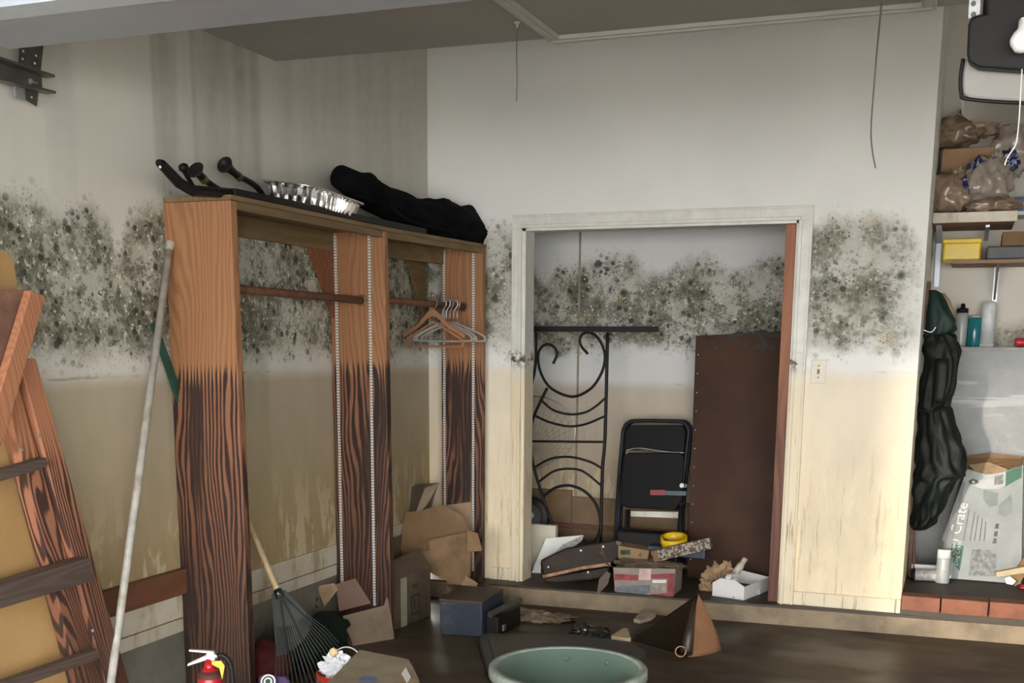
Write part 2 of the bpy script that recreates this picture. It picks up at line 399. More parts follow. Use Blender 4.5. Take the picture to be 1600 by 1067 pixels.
def lettering(name, text, o, xdir, ydir, size, mat, parent, lift=.002, align='LEFT'):
    cu = bpy.data.curves.new('t', 'FONT'); cu.body = text; cu.size = size; cu.extrude = .0006; cu.align_x = align; cu.resolution_u = 2
    to = bpy.data.objects.new('t', cu); COL.objects.link(to); bpy.context.view_layer.update()
    me = bpy.data.meshes.new_from_object(to.evaluated_get(bpy.context.evaluated_depsgraph_get()))
    bpy.data.objects.remove(to); bpy.data.curves.remove(cu)
    bm = B(); bm.from_mesh(me); bpy.data.meshes.remove(me)
    x, y = Vector(xdir).normalized(), Vector(ydir); y = (y-x*y.dot(x)).normalized(); z = x.cross(y)
    for v in bm.verts: v.co = Vector(o)+x*v.co.x+y*v.co.y+z*(v.co.z+lift)
    return mk(name, bm, mat, parent)
def px_poly(pts, Y): return [onY(x, y, Y) for x, y in pts]

# ================================================================== the setting
# floor and step
bm = B(); box(bm, (-3.1, -3, -.1), (3, 6.3, 0)); struct('floor', bm, M_mud)
def sy(x): return 6.055+(x+2)*.045            # the step runs a little askew
bm = B(); prism(bm, [(-3.0, sy(-3), 0), (3, sy(3), 0), (3, 7.6, 0), (-3.0, 7.6, 0)], (0, 0, .092)); st_ = struct('floor_step', bm, M_step)
bm = B(); prism(bm, [(-3.0, sy(-3)+.012, .092), (3, sy(3)+.012, .092), (3, 7.6, .092), (-3.0, 7.6, .092)], (0, 0, .01)); struct('floor_closet', bm, M_steptop)
# left wall on its grey stem wall
w_l = struct('wall_left', bx((XL-.12, -.6, .46), (XL, 7.2, 3.4)), M_left)
struct('wall_stem', bx((XL-.12, -.6, 0), (XL-.02, 6.1, .46)), M_stem)
bl = bpy.data.objects.new('baseboard_left', None); COL.objects.link(bl); bl['kind'] = 'structure'
mk('board', bx((XL-.02, -.6, .362), (XL+.006, 6.15, .459)), M_base, bl)
mk('board', bx((XL-.02, -.6, .302), (XL+.001, 6.15, .355)), M_base, bl)
# wall round the closet opening
OL, OR, OT, XR = -2.311, -.814, 2.09, -.197
bm = B()
box(bm, (XL, YC, .102), (OL, YC+.12, 3.4)); box(bm, (OR, YC, .102), (XR, YC+.12, 3.4)); box(bm, (OL, YC, OT), (OR, YC+.12, 3.4))
box(bm, (XR-.10, YC+.12, .102), (XR, 7.3, 3.4))
struct('wall_back', bm, M_back)
bb = bpy.data.objects.new('baseboard_back', None); COL.objects.link(bb); bb['kind'] = 'structure'
mk('board', bx((-2.5, YC-.014, .102), (OL-.062, YC, .175)), M_casing, bb, bevel=.003)
mk('board', bx((OR+.07, YC-.014, .102), (XR, YC, .175)), M_casing, bb, bevel=.003)
# door casing
tr = bpy.data.objects.new('trim_1', None); COL.objects.link(tr); tr['kind'] = 'structure'
for x0, x1, inn in ((OL-.058, OL, 1), (OR, OR+.069, 0)):
    bm = B(); w = x1-x0
    box(bm, (x0, YC-.018, .102), (x1, YC, OT+.0)); s0 = x0 if not inn else x1-w*.0
    box(bm, (x0 if not inn else x1-.018, YC-.028, .102), (x0+.018 if not inn else x1, YC-.018, OT))
    box(bm, (x1-.012 if not inn else x0, YC-.024, .102), (x1 if not inn else x0+.012, YC-.018, OT))
    mk('casing', bm, M_casing, tr, bevel=.002)
bm = B(); box(bm, (OL-.058, YC-.018, OT), (OR+.069, YC, OT+.07)); box(bm, (OL-.058, YC-.024, OT+.058), (OR+.069, YC-.018, OT+.07)); box(bm, (OL-.01, YC-.028, OT), (OR+.01, YC-.018, OT+.018))
mk('casing', bm, M_casing, tr, bevel=.002)
mk('jamb', bx((OL-.002, YC-.01, .102), (OL+.02, YC+.13, OT)), M_casing, tr)
mk('jamb', bx((OR-.012, YC-.01, .102), (OR+.002, YC+.05, OT)), M_casing, tr)
mk('jamb', bx((OL, YC-.01, OT-.014), (OR, YC+.13, OT+.001)), M_casing, tr)
# closet interior
bm = B(); box(bm, (-2.89, YB, .1), (XR-.1, YB+.1, 3.4)); struct('wall_closet_back', bm, M_closet)
bm = B(); box(bm, (-2.89, YC+.12, .1), (-2.78, YB, 3.4)); struct('wall_closet_left', bm, M_closet)
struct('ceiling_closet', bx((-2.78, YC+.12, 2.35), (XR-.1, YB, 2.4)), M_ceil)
tj = bpy.data.objects.new('trim_3', None); COL.objects.link(tj); tj['kind'] = 'structure'
p = onY(907, 360, YB); mk('panel_joint', bx((p.x-.006, YB-.006, .1), (p.x+.006, YB, 2.35)), plain('dark_joint', (.26, .23, .18), .8), tj)  # closet panel joint, a narrow strip in dull brown
lo, hi = onY(848, 845, YB-.02), onY(965, 775, YB-.02)
M_low = plain('soaked_fibreboard', (.19, .125, .065), .7, var=.25, sc=5, dirt=(.18, .11, .05))
mk('low_panel', bx((-2.6, YB-.02, .12), (-2.26, YB, hi.z+.02)), M_low, tj); mk('low_panel', bx((-2.255, YB-.025, .12), (-1.5, YB, hi.z-.02)), M_low, tj)
mk('batten', bx((-2.6, YB-.045, .30), (-1.4, YB-.025, .335)), M_plank, tj)
# alcove on the right
YA = 7.25
struct('wall_alcove', bx((XR-.1, YA, .1), (3, YA+.1, 3.4)), M_alc)
struct('wall_right', bx((3, -.6, 0), (3.1, 7.35, 3.4)), plain('right_wall_paint', (.7, .68, .63), .8, var=.05, sc=2))
struct('floor_alcove', bx((XR, YC+.02, .1), (3, YA, .195)), M_steptop)
sill = struct('trim_4', bx((XR, YC-.03, .1), (3, YC+.02, .135)), M_steptop)
bxs = [XR, onY(1470, 940, 6.16).x, onY(1545, 945, 6.16).x]
bxs += [bxs[-1]+.215*k for k in range(1, 9)]
for i, (a, b) in enumerate(zip(bxs, bxs[1:])):
    mk('brick', bx((a+.004, 6.145-.003*(i % 2), .128), (b-.003, YC+.06, .205+.002*(i % 3))), M_brick, sill, bevel=.004)
# ceilings: low one in front, higher void over the closet
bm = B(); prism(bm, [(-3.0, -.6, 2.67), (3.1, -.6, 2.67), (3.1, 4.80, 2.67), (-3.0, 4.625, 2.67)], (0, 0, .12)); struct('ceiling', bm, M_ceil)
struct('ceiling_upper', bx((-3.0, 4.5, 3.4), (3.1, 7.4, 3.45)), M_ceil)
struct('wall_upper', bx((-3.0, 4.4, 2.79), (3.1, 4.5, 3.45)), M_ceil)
# attic hatch moulding on the ceiling
ht = bpy.data.objects.new('trim_2', None); COL.objects.link(ht); ht['kind'] = 'structure'
M_hatch = plain('hatch_paint', (.56, .55, .51), .7, var=.06)
hx0, hx1, hy0, hy1 = -1.62, -.17, 3.6, 4.64
for a, b in (((hx0, hy1-.05), (hx1, hy1)), ((hx0, hy0), (hx0+.05, hy1-.05)), ((hx1-.05, hy0), (hx1, hy1-.05)), ((hx0+.05, hy0), (hx1-.05, hy0+.05))):
    bm = B(); box(bm, (*a, 2.645), (*b, 2.67))
    box(bm, (a[0]+.012, a[1]+.012, 2.637), (b[0]-.012, b[1]-.012, 2.645)); mk('moulding', bm, M_hatch, ht, bevel=.003)
mk('hatch_panel', bx((hx0+.05, hy0+.05, 2.66), (hx1-.05, hy1-.05, 2.671)), M_ceil, ht)
# front wall with the garage door opening behind the camera
bm = B(); box(bm, (-3.0, -.75, 0), (-2.62, -.6, 2.8)); box(bm, (-2.62, -.75, 2.28), (2.8, -.6, 2.8)); box(bm, (2.8, -.75, 0), (3.1, -.6, 2.8)); struct('wall_front', bm, M_ceil)
struct('floor_driveway', bx((-12, -14, -.12), (12, -.75, -.02)), plain('driveway_concrete', (.42, .41, .39), .8, var=.1, sc=2))
# opened sectional door under the ceiling
gd = bpy.data.objects.new('door_1', None); COL.objects.link(gd); gd['kind'] = 'structure'
ZD, YD = 2.325, 2.86
for i in range(5):
    y1 = YD-.53*i; y0 = y1-.522
    bm = B(); box(bm, (-2.70, y0, ZD), (2.7, y1, ZD+.045))
    mk('door_section', bm, M_gdoor, gd)
    if i == 0:
        mk('edge_rail', bx((-2.70, y1-.245+.001, ZD-.012), (2.7, y1+.004, ZD)), M_gdoor2, gd)
        mk('strut', bx((-2.70, y1-.36, ZD-.016), (2.7, y1-.262, ZD)), M_gdoor, gd)
    else: mk('strut', bx((-2.70, y1-.1, ZD-.014), (2.7, y1-.02, ZD)), M_gdoor, gd)

# ================================================================== things on the left wall
# door track end with perforated hanger
t = thing('door_track', 'dark steel garage door track end with perforated hanger bracket on left wall', 'door track', (XL+.06, 3.0, 2.2))
XT = XL+.05
tp = [onX(x, y, XT) for x, y in ((-60, 92), (68, 128))]
bm = B()
hexa(bm, [tp[0]+Vector((-.01, 0, -.035)), tp[0]+Vector((-.006, 0, -.035)), tp[0]+Vector((-.006, 0, .03)), tp[0]+Vector((-.01, 0, .03))],
     [tp[1]+Vector((-.01, 0, -.03)), tp[1]+Vector((-.006, 0, -.03)), tp[1]+Vector((-.006, 0, .02)), tp[1]+Vector((-.01, 0, .02))])
for dz0, dz1 in ((.03, .02), (-.035, -.03)):
    hexa(bm, [tp[0]+Vector((-.01, 0, dz0-.004)), tp[0]+Vector((.03, 0, dz0-.004)), tp[0]+Vector((.03, 0, dz0+.004)), tp[0]+Vector((-.01, 0, dz0+.004))],
         [tp[1]+Vector((-.01, .02, dz1-.004)), tp[1]+Vector((.03, .02, dz1-.004)), tp[1]+Vector((.03, .02, dz1+.004)), tp[1]+Vector((-.01, .02, dz1+.004))])
mk('track', bm, plain('track_steel', (.13, .13, .115), .4, metal=.7, var=.2), t)
hb = sheet([onX(x, y, XT-.02) for x, y in ((32, 60), (69, 62), (58, 166), (28, 148))], .004)
hbo = mk('hanger', hb, M_dsteel, t)
for x, y in ((36, 80), (35, 92), (56, 87), (54, 99), (49, 152), (39, 135)):
    c = onX(x, y, XT-.013); sub('hole', lathe(B(), [(0, .0), (.0035, 0), (.0035, .002), (0, .002)], c, (1, 0, 0), 8), M_trim, hbo)
mk('bracket_tab', bx(onX(22, 153, XT-.012), onX(39, 138, XT-.004)), M_steel, t)
c = onX(47, 127, XT+.0); mk('bolt', lathe(B(), [(0, 0), (.009, 0), (.009, .006), (.004, .006), (.004, .03), (0, .03)], c, (0, 1, 0), 8), M_steel, t)

# plank on top of the baseboard
a, b = onX(151, 930, XL+.03), onX(300, 891, XL+.03)
tag(mk('plank', bx((XL+.001, 2.2, .462), (XL+.032, 3.86, .565)), M_plank, base=(XL+.015, 3, .462), bevel=.003), 'dark reddish brown plank lying along the left baseboard', 'plank')

# wooden stepladder
XS = XL+.16
t = thing('wooden_stepladder', 'weathered wooden stepladder with dark treads leaning at the left edge', 'ladder', (XS, 2.9, 0))
def ls(x, y, X=XS): return onX(x, y, X)
def bar(pts, th): return prism(B(), pts, (th, 0, 0))
foot = [ls(128, 1110), ls(158, 1110)]
mk('rail', prism(B(), [ls(18, 560), ls(44, 560), ls(196, 1080), ls(160, 1085)], (.03, 0, 0)), M_lad, t, bevel=.003)
mk('rail_strip', prism(B(), [ls(0, 585, XS+.01), ls(22, 575, XS+.01), ls(165, 1085, XS+.01), ls(128, 1085, XS+.01)], (-.05, 0, 0)), M_lad, t, bevel=.003)
for q in ([(-70, 750), (58, 714), (62, 722), (58, 730), (-70, 768)], [(-70, 925), (118, 869), (127, 904), (-70, 962)], [(-70, 1085), (140, 1013), (144, 1027), (-70, 1104)]):
    o = mk('tread', prism(B(), [ls(x, y, XS+.03) for x, y in q], (.06 if q[1][1] == 869 else .035, 0, 0)), M_tread, t, bevel=.002)
q = [(37, 453), (60, 464), (-8, 696), (-36, 690)]
mk('back_leg', prism(B(), [ls(x, y, XS+.045) for x, y in q], (.03, 0, 0)), M_lad, t, bevel=.003)
q = [(-60, 452), (30, 452), (36, 470), (8, 590), (-60, 640)]
mk('top_plate', prism(B(), [ls(x, y, XS+.02) for x, y in q], (.02, 0, 0)), plain('scuffed_brown_board', (.19, .10, .07), .6, var=.3, sc=14, dirt=(.35, .2, .14)), t)
for x, y in ((61, 680), (34, 702), (145, 985)):
    mk('screw', lathe(B(), [(0, 0), (.006, 0), (.005, .003), (0, .004)], ls(x, y, XS+.031), (1, 0, 0), 10), M_steel, t)
q = [(-60, 392), (4, 392), (16, 405), (22, 445), (20, 560), (150, 1100), (-60, 1180)]
tag(mk('plywood_panel', prism(B(), [ls(x, y, XS-.06) for x, y in q], (.012, 0, 0)), M_ply, base=(XS-.06, 2.9, 0)), 'yellowish stained plywood sheet standing behind the stepladder', 'plywood')

# grey pole, green stick
pa, pb = onX(266, 380, XL+.03), onX(178, 1032, XL+.20)
t = thing('long_pole', 'long pale grey pole leaning against left wall beside wooden upright', 'pole', (pb.x, pb.y, 0))
pd = (pb-pa).normalized(); ext = pb+pd*((0-pb.z)/pd.z)
mk('shaft', tube(B(), [pa, ext], .0145, 12), plain('scuffed_pale_pole', (.40, .385, .35), .55, var=.2, sc=20, dirt=(.28, .22, .14)), t, smooth=True)
mk('end_cap', tube(B(), [pa-pd*.004, pa+pd*.03], .0155, 12), plain('scuffed_pale_pole', (.4, .385, .35)), t)
ga, gb = onX(236, 504, XL+.03), onX(262, 568, XL+.03)
gd_ = (gb-ga); gz = ga+gd_*((.05-ga.z)/gd_.z)
q = [onX(x, y, XL+.02) for x, y in ((234, 508), (241, 502), (345, 790), (330, 790))]
tag(mk('green_stake', prism(B(), q, (.012, 0, 0)), plain('dark_green_paint', (.012, .075, .05), .5), base=(q[2].x, q[2].y, q[2].z), bevel=.002), 'dark green flat stake showing behind the grey pole', 'stake')

# ================================================================== the shelf unit
SX0, SX1 = XL+.004, -2.585
t = thing('shelf_unit', 'open wooden closet shelf unit with flood stained uprights along left wall', 'shelf', (-2.74, 5.0, 0))
U = [(3.80, SX0, SX1, 0.), (5.06, SX0, -2.592, .02), (6.085, -2.762, -2.508, .01)]
ups = []
for i, (y, x0, x1, ln) in enumerate(U):
    # far uprights rest on the floor as well
    bm = hexa(B(), [(x0, y, 0), (x1+.012*(i < 2), y, 0), (x1+.012*(i < 2), y+.042, 0), (x0, y+.042, 0)], [(x0, y, 1.985), (x1, y, 1.985), (x1, y+.042, 1.985), (x0, y+.042, 1.985)])
    ups.append(mk('upright', bm, M_up, t, bevel=.003))
def standards():
    t_ = NT('slotted_strip'); v = t_.pos(); z = t_.xyz[2]
    s_ = t_.math('FRACT', t_.math('MULTIPLY', z, 72)); 
    col = t_.mix(t_.sm(s_, .52, .6), (.74, .74, .72), (.30, .29, .27))
    return t_.out(col, .4, .3)
M_strip = standards()
for i, xs in ((1, ((524, 577), (538, 590))), (2, ((694, 740), (692, 738)))):
    y = U[i][0]; zs = 1.975
    for k in range(2):
        top = onY(xs[0][k], 365 if i == 1 else 395, y); x = top.x
        mk('slotted_strip', bx((x-.0065, y-.006, .16), (x+.0065, y-.0005, zs)), M_strip, t)
# tops
for (a, b) in ((0, 1), (1, 2)):
    ya, yb = U[a][0]+(.0 if a == 0 else .042), U[b][0]+.042
    xa, xb = U[a][2], U[b][2]; ra, rb = U[a][1], U[b][1]
    bm = hexa(B(), [(ra, ya, 1.986), (xa+.004, ya, 1.986), (xb+.004, yb, 1.986), (rb, yb, 1.986)], [(ra, ya, 2.004), (xa+.004, ya, 2.004), (xb+.004, yb, 2.004), (rb, yb, 2.004)])
    mk('top_board', bm, M_top, t)
    y0 = U[a][0]+.042; y1 = U[b][0]
    bm = hexa(B(), [(xa-.03, y0, 1.955), (xa-.004, y0, 1.955), (xb-.004, y1, 1.955), (xb-.03, y1, 1.955)], [(xa-.03, y0, 1.985), (xa-.004, y0, 1.985), (xb-.004, y1, 1.985), (xb-.03, y1, 1.985)])
    mk('front_rail', bm, M_top, t)
    bm = hexa(B(), [(ra, y0, 1.90), (ra+.02, y0, 1.90), (rb+.02, y1, 1.90), (rb, y1, 1.90)], [(ra, y0, 1.985), (ra+.02, y0, 1.985), (rb+.02, y1, 1.985), (rb, y1, 1.985)])
    mk('back_rail', bm, M_top, t)
# hanging rods with sockets
for (a, b, ya, xo) in ((0, 1, 443, 0), (1, 2, 463, 0)):
    xa = -2.735; xb = -2.715 if b == 1 else -2.62
    if a == 1: xa = -2.70
    z = 1.665
    p0, p1 = (xa, U[a][0]+.04, z+.01), (xb, U[b][0]+.002, z)
    mk('hanging_rod', tube(B(), [p0, p1], .0175, 14), M_rod, t, smooth=True)
    mk('rod_socket', lathe(B(), [(.018, 0), (.027, 0), (.027, .008), (.018, .008), (.018, 0)], (xb, U[b][0]-.009, z), (0, 1, 0), 18), M_top, t, smooth=True)
# corner gussets against the wall
for (yb, xw, dx, col) in ((5.06, XL+.003, .0, M_gus), (6.085, -2.875, .06, M_top)):
    mk('gusset', prism(B(), [(xw, yb, 1.985), (xw, yb-.28, 1.985), (xw, yb-.02, 1.62), (xw, yb, 1.58)], (.02, 0, 0)), col, t)

# coat hangers on the far rod
def hanger(name, y, label, mat, hookm, grp, half, tk, drop, yawd, wood_=False, x=-2.615):
    z = 1.652+.0175+.013; c = Vector((x, y, z))
    d = Vector((math.cos(yawd), math.sin(yawd), 0))
    t = thing(name, label, 'hanger', (x, y, z-.2), grp)
    hk = [c+d*a+Vector((0, 0, b)) for a, b in ((-.024, -.012), (-.02, .008), (0, .014), (.02, .006), (.022, -.016), (.008, -.035), (0, -.055), (0, -.085))]
    mk('hook', tube(B(), smooth_pts(hk, 4), .0028, 6), hookm, t, smooth=True)
    n = c+Vector((0, 0, -.085))
    if wood_:
        arm = [n+d*a+Vector((0, 0, b)) for a, b in ((-half, -drop), (-half*.5, -drop*.52), (-.03, .0), (0, .01), (.03, .0), (half*.5, -drop*.52), (half, -drop))]
        up = [p+Vector((0, 0, .022+.012*(i in (2, 3, 4)))) for i, p in enumerate(arm)]
        th = d.cross(Vector((0, 0, 1)))*.012
        mk('shoulder_bar', prism(B(), arm+up[::-1], th), mat, t, bevel=.003)
    lp = [n+d*a+Vector((0, 0, b)) for a, b in ((0, -.02), (-half*.45, -drop*.62), (-half*.88, -drop*1.08), (-half*.93, -drop*1.3), (-half*.85, -drop*1.42), (0, -drop*1.44), (half*.85, -drop*1.42), (half*.93, -drop*1.3), (half*.88, -drop*1.08), (half*.45, -drop*.62), (0, -.02))]
    mk('loop', tube(B(), smooth_pts(lp, 4), tk, 8), mat, t, smooth=True)
M_hw = plain('tan_hanger', (.40, .19, .10), .5, var=.1); M_hg = plain('white_hanger_plastic', (.45, .43, .38), .45, var=.08)
hanger('coat_hanger', 5.72, 'tan wooden clothes hanger, the nearest on the rod', M_hw, M_hw, None, .20, .006, .105, -.20, True, -2.64)
for k in range(5):
    hanger('coat_hanger', 5.80+.04*k, ['whitish plastic hanger directly behind the tan wooden one', 'whitish plastic hanger, second behind the tan wooden one', 'whitish plastic hanger in the middle of the five white ones', 'whitish plastic hanger, second nearest the far wooden upright', 'whitish plastic hanger nearest the far wooden upright'][k], M_hg, M_steel, 'white hangers on the far rod', .185, .0048, .085, -.15-.12*k*(-1)**k+.1, False, -2.625+.004*k)

# things on the shelf top
zt = 2.005
t = thing('roof_bar', 'long flat black bar lying along the front of the shelf top', 'bar', (-2.63, 4.9, zt))
tag(t, t['label'], 'bar')
bm = hexa(B(), [(-2.655, 3.86, zt), (-2.60, 3.86, zt), (-2.575, 5.5, zt), (-2.64, 5.5, zt)], [(-2.655, 3.86, zt+.03), (-2.60, 3.86, zt+.03), (-2.575, 5.5, zt+.03), (-2.64, 5.5, zt+.03)])
mk('bar', bm, M_black, t, bevel=.004)
pts = [onX(x, y, -2.63) for x, y in ((300, 298), (280, 286), (252, 256), (247, 254))]
bm = B(); tube(bm, [Vector((-2.63, 3.93, zt+.018))]+pts, [.018, .02, .02, .017, .012], 8)
mk('upturned_end', bm, M_black, t)
mk('rivet', lathe(B(), [(0, 0), (.005, 0), (.004, .003), (0, .003)], onX(250, 261, -2.605), (1, -.6, 0), 8), M_white, t)
for k, (Xp, ptsx, lab) in enumerate(((-2.70, ((380, 304), (345, 298), (318, 280), (306, 266)), 'black trumpet-ended pole, its flared end next to the flat bar'), (-2.78, ((440, 296), (400, 291), (373, 276), (352, 258)), 'black trumpet-ended pole, its flared end nearest the foil tray'))):
    P = [onX(x, y, Xp) for x, y in ptsx]
    for q in P[:1]: q.z = zt+.017
    P[1].z = max(P[1].z, zt+.02)
    t = thing('flared_pole', lab, 'pole', (Xp, P[0].y, zt))
    far = Vector((Xp, P[0].y+.7, zt+.012))
    mk('shaft', tube(B(), smooth_pts([far, P[0], P[1], P[2]], 4), .012, 10), M_black, t, smooth=True)
    ax = (P[3]-P[2]).normalized(); L = (P[3]-P[2]).length
    mk('flared_end', lathe(B(), [(.012, -.01), (.013, 0), (.016, L*.55), (.022, L*.85), (.032, L*1.0), (.034, L*1.05), (.026, L*1.06), (.018, L*.95), (0, L*.9)], P[2], ax, 20), M_black, t, smooth=True)
    mk('collar', lathe(B(), [(.014, 0), (.017, 0), (.017, .02), (.014, .02), (.014, 0)], P[2]-ax*.01, ax, 14), plain('dull_brass', (.16, .12, .05), .4, metal=.6), t)
p = onX(287, 262, -2.80); c0 = Vector((-2.80, p.y+.10, zt))
t = thing('knob', 'small black knob upright between the first two pole ends', 'knob', c0)
mk('stem', tube(B(), [c0, p-Vector((0, 0, .01))], .009, 8), M_black, t); mk('head', blob(p, (.02, .02, .018), .1, 2, 2), M_black, t, smooth=True)

# aluminium tray
tc = onX(489, 318, -2.70); tc.z = zt+.012
t = thing('foil_tray', 'crinkled aluminium foil baking tray on the shelf top', 'tray', tc)
bm = B(); rings = []
def rr(u, a, b, r):                             # rounded rectangle outline
    n_ = 160; k = int(u*n_) % n_; per = 2*(a+b); s_ = u*per
    c, s2 = math.cos(2*PI*u), math.sin(2*PI*u); e = 5.
    q = (abs(c/a)**e+abs(s2/b)**e)**(-1/e); return Vector((c*q, s2*q, 0))
tilt = Matrix.Rotation(math.radians(8), 3, 'Y') @ Matrix.Rotation(math.radians(-3), 3, 'X')
for h, sc, fl in ((0, .80, 0), (0, .84, .0), (.004, .86, .006), (.028, .90, .013), (.056, .945, .012), (.07, .96, .003), (.074, 1.06, .0), (.07, 1.085, 0)):
    ring = []
    for k in range(160):
        p = rr(k/160, .13, .235, .03)*sc; d = p.normalized(); p = p+d*fl*math.sin(k/160*2*PI*32); p.z = h+.002*math.sin(k*1.7)*(h > .05)
        ring.append(bm.verts.new(tilt @ p+tc+Vector((0, 0, .02))))
    rings.append(ring)
for p_, q_ in zip(rings, rings[1:]):
    for k in range(160): bm.faces.new((p_[k], p_[(k+1) % 160], q_[(k+1) % 160], q_[k]))
rim_faces = None
bm.faces.new(rings[0][::-1])
o = mk('pan', bm, M_foil, t)
sol = o.modifiers.new('thick', 'SOLIDIFY'); sol.thickness = .0012
mk('rim', tube(B(), [tilt @ (rr(k/60, .13, .235, .03)*1.09+Vector((0, 0, .07)))+tc+Vector((0, 0, .02)) for k in range(61)], .004, 6), M_foil, t, smooth=True)

# black bag
t = thing('black_duffel', 'rumpled black fabric bag slumped at the far end of shelf', 'bag', (-2.68, 5.6, zt))
bs = []
pathp = [((536, 280, 14), (-2.72)), ((552, 288, 19), (-2.72)), ((580, 302, 22), (-2.71)), ((615, 320, 22), -2.70), ((640, 334, 24), -2.69), ((672, 342, 29), -2.68), ((705, 352, 33), -2.67), ((728, 360, 31), -2.65), ((742, 368, 20), -2.60), ((747, 375, 9), -2.575)]
for (x, y, r), X in pathp:
    c = onX(x, y, X); s_ = 1/ F*(c-CAM).length; rr_ = r*s_
    if c.z-rr_*.7 < zt: c.z = zt+rr_*.7
    bs.append((c, Vector((rr_*.95, 0, 0)), Vector((0, rr_*.3, rr_))))
bmd = loft([(a_[0].lerp(b_[0], k_/4), a_[1].lerp(b_[1], k_/4), a_[2].lerp(b_[2], k_/4)) for a_, b_ in zip(bs, bs[1:]) for k_ in range(4)]+[bs[-1]], 36, .5, 2.0, 3)
for v_ in bmd.verts: v_.co.z = max(v_.co.z, zt+.002)
mk('body', bmd, M_fabric, t, smooth=True)
c = onX(540, 278, -2.66); mk('rolled_end', loft([(bs[0][0]+Vector((0, -.03, .008)), bs[0][1]*1.2, bs[0][2]*1.2), (bs[1][0], bs[1][1]*1.06, bs[1][2]*1.06), (bs[2][0], bs[2][1]*1.03, bs[2][2]*1.03)], 24, .06, 2, 5), M_fabric, t, smooth=True)
mk('strap', tube(B(), smooth_pts([onX(x, y, -2.60) for x, y in ((610, 322), (640, 345), (690, 358), (735, 378))], 5), .012, 8), M_fabric, t, smooth=True)

# ================================================================== low clutter on the left
def onP(x, y, P0, N):
    d = ray(x, y); N = Vector(N); return CAM+d*((Vector(P0)-CAM).dot(N)/d.dot(N))
def psheet(pts, P0, N, th=.005): return sheet([onP(x, y, P0, N) for x, y in pts], th)
def carton(t, a, b, h, dep, mat, back=None, side=1):     # four standing panels and a bottom, from front edge a-b
    a, b = Vector(a), Vector(b); u = (b-a).normalized(); n = Vector((-u.y, u.x, 0))*side; T = .005; Z = Vector((0, 0, 1))
    P = [a, b, b+n*dep, a+n*dep]
    for i in range(4):
        p, q = P[i], P[(i+1) % 4]; w = (q-p).normalized(); m = Vector((-w.y, w.x, 0))*T*side
        mk('panel', prism(B(), [p, q, q+Z*h, p+Z*h], m), mat, t)
    mk('bottom', prism(B(), P, Z*T), mat, t)
    return P, u, n

# leaf rake
P0, N = onZ(470, 1098, .0), Vector((.42, -.80, .42)).normalized()
t = thing('leaf_rake', 'dark plastic fan leaf rake with a pale wooden handle, standing head down', 'rake', P0)
M_rk = plain('dark_rake_plastic', (.016, .02, .018), .6, var=.25, sc=12)
ap = (437, 926)
def rk(ang, r): return (ap[0]+math.sin(ang)*r, ap[1]+math.cos(ang)*r)
a0, a1, nt = math.radians(-3), math.radians(52), 20
web = [(424, 930), (431, 921), (446, 922), (455, 932)]+[rk(a1-(a1-a0)*k/10, 62+38*(k/10)**.8) for k in range(11)]
mk('web', psheet(web, P0, N, .006), M_rk, t)
for k in range(nt):
    an = a0+(a1-a0)*k/(nt-1); L = 190-74*(k/(nt-1))
    p = [onP(*rk(an, r), P0, N) for r in (54, L*.8, L)]
    p[2] = p[2]-N*.0+Vector((.02, -.03, -.01)); p = [q+N*.006 for q in p]
    for q in p: q.z = max(q.z, .006)
    mk('tine', tube(B(), p, .0032, 4), M_rk, t)
for an, r in ((.12, 98), (.45, 86), (.8, 62)):
    mk('rib', tube(B(), [onP(*rk(an, 12), P0, N)+N*.008, onP(*rk(an, r), P0, N)+N*.008], .004, 6), M_rk, t)
hp = [onP(436, 928, P0, N), onP(397, 848, P0, N)+Vector((0, .02, 0))]
hd = (hp[1]-hp[0]).normalized()
mk('handle', tube(B(), [hp[0]+N*.004, hp[0]+hd*.46], .0125, 12), plain('pale_bamboo', (.55, .41, .23), .5, var=.2, sc=18), t, smooth=True)
mk('ferrule', tube(B(), [hp[0]-hd*.02, hp[0]+hd*.02], .018, 12), M_rk, t, smooth=True)
mk('rivet', lathe(B(), [(0, 0), (.005, 0), (.004, .003), (0, .003)], onP(435, 929, P0, N)+N*.018, N, 8), M_steel, t)

# green tarp heap behind the rake
c = onZ(430, 985, .1)
tag(mk('green_tarp', blob((-2.72, 4.55, .11), (.12, .26, .11), .2, 2.2, 4, 4, 0.002, .15), plain('dark_green_tarp', (.004, .014, .010), .7, var=.4, spec=.2), smooth=True, base=(-2.72, 4.5, 0)), 'crumpled dark green tarp on the floor behind the rake', 'tarp')
tag(mk('red_cloth', blob((-2.70, 4.12, .10), (.11, .12, .10), .3, 3, 3, 9, .002, .2), plain('dark_red_cloth', (.11, .012, .012), .8, var=.5), smooth=True, base=(-2.7, 4.12, 0)), 'dark red cloth bundle in shadow between upright and rake', 'cloth')
c = onY(494, 935, 4.98)
tag(mk('pine_wreath', blob((c.x-.02, 4.90, .20), (.07, .06, .09), .5, 5, 4, 2, None, .6), plain('dark_red_brown_foliage', (.05, .022, .018), .8, var=.6, sc=60), base=(c.x, 4.9, .12)), 'small dark reddish clump beside the corrugated carton corner', 'clump')

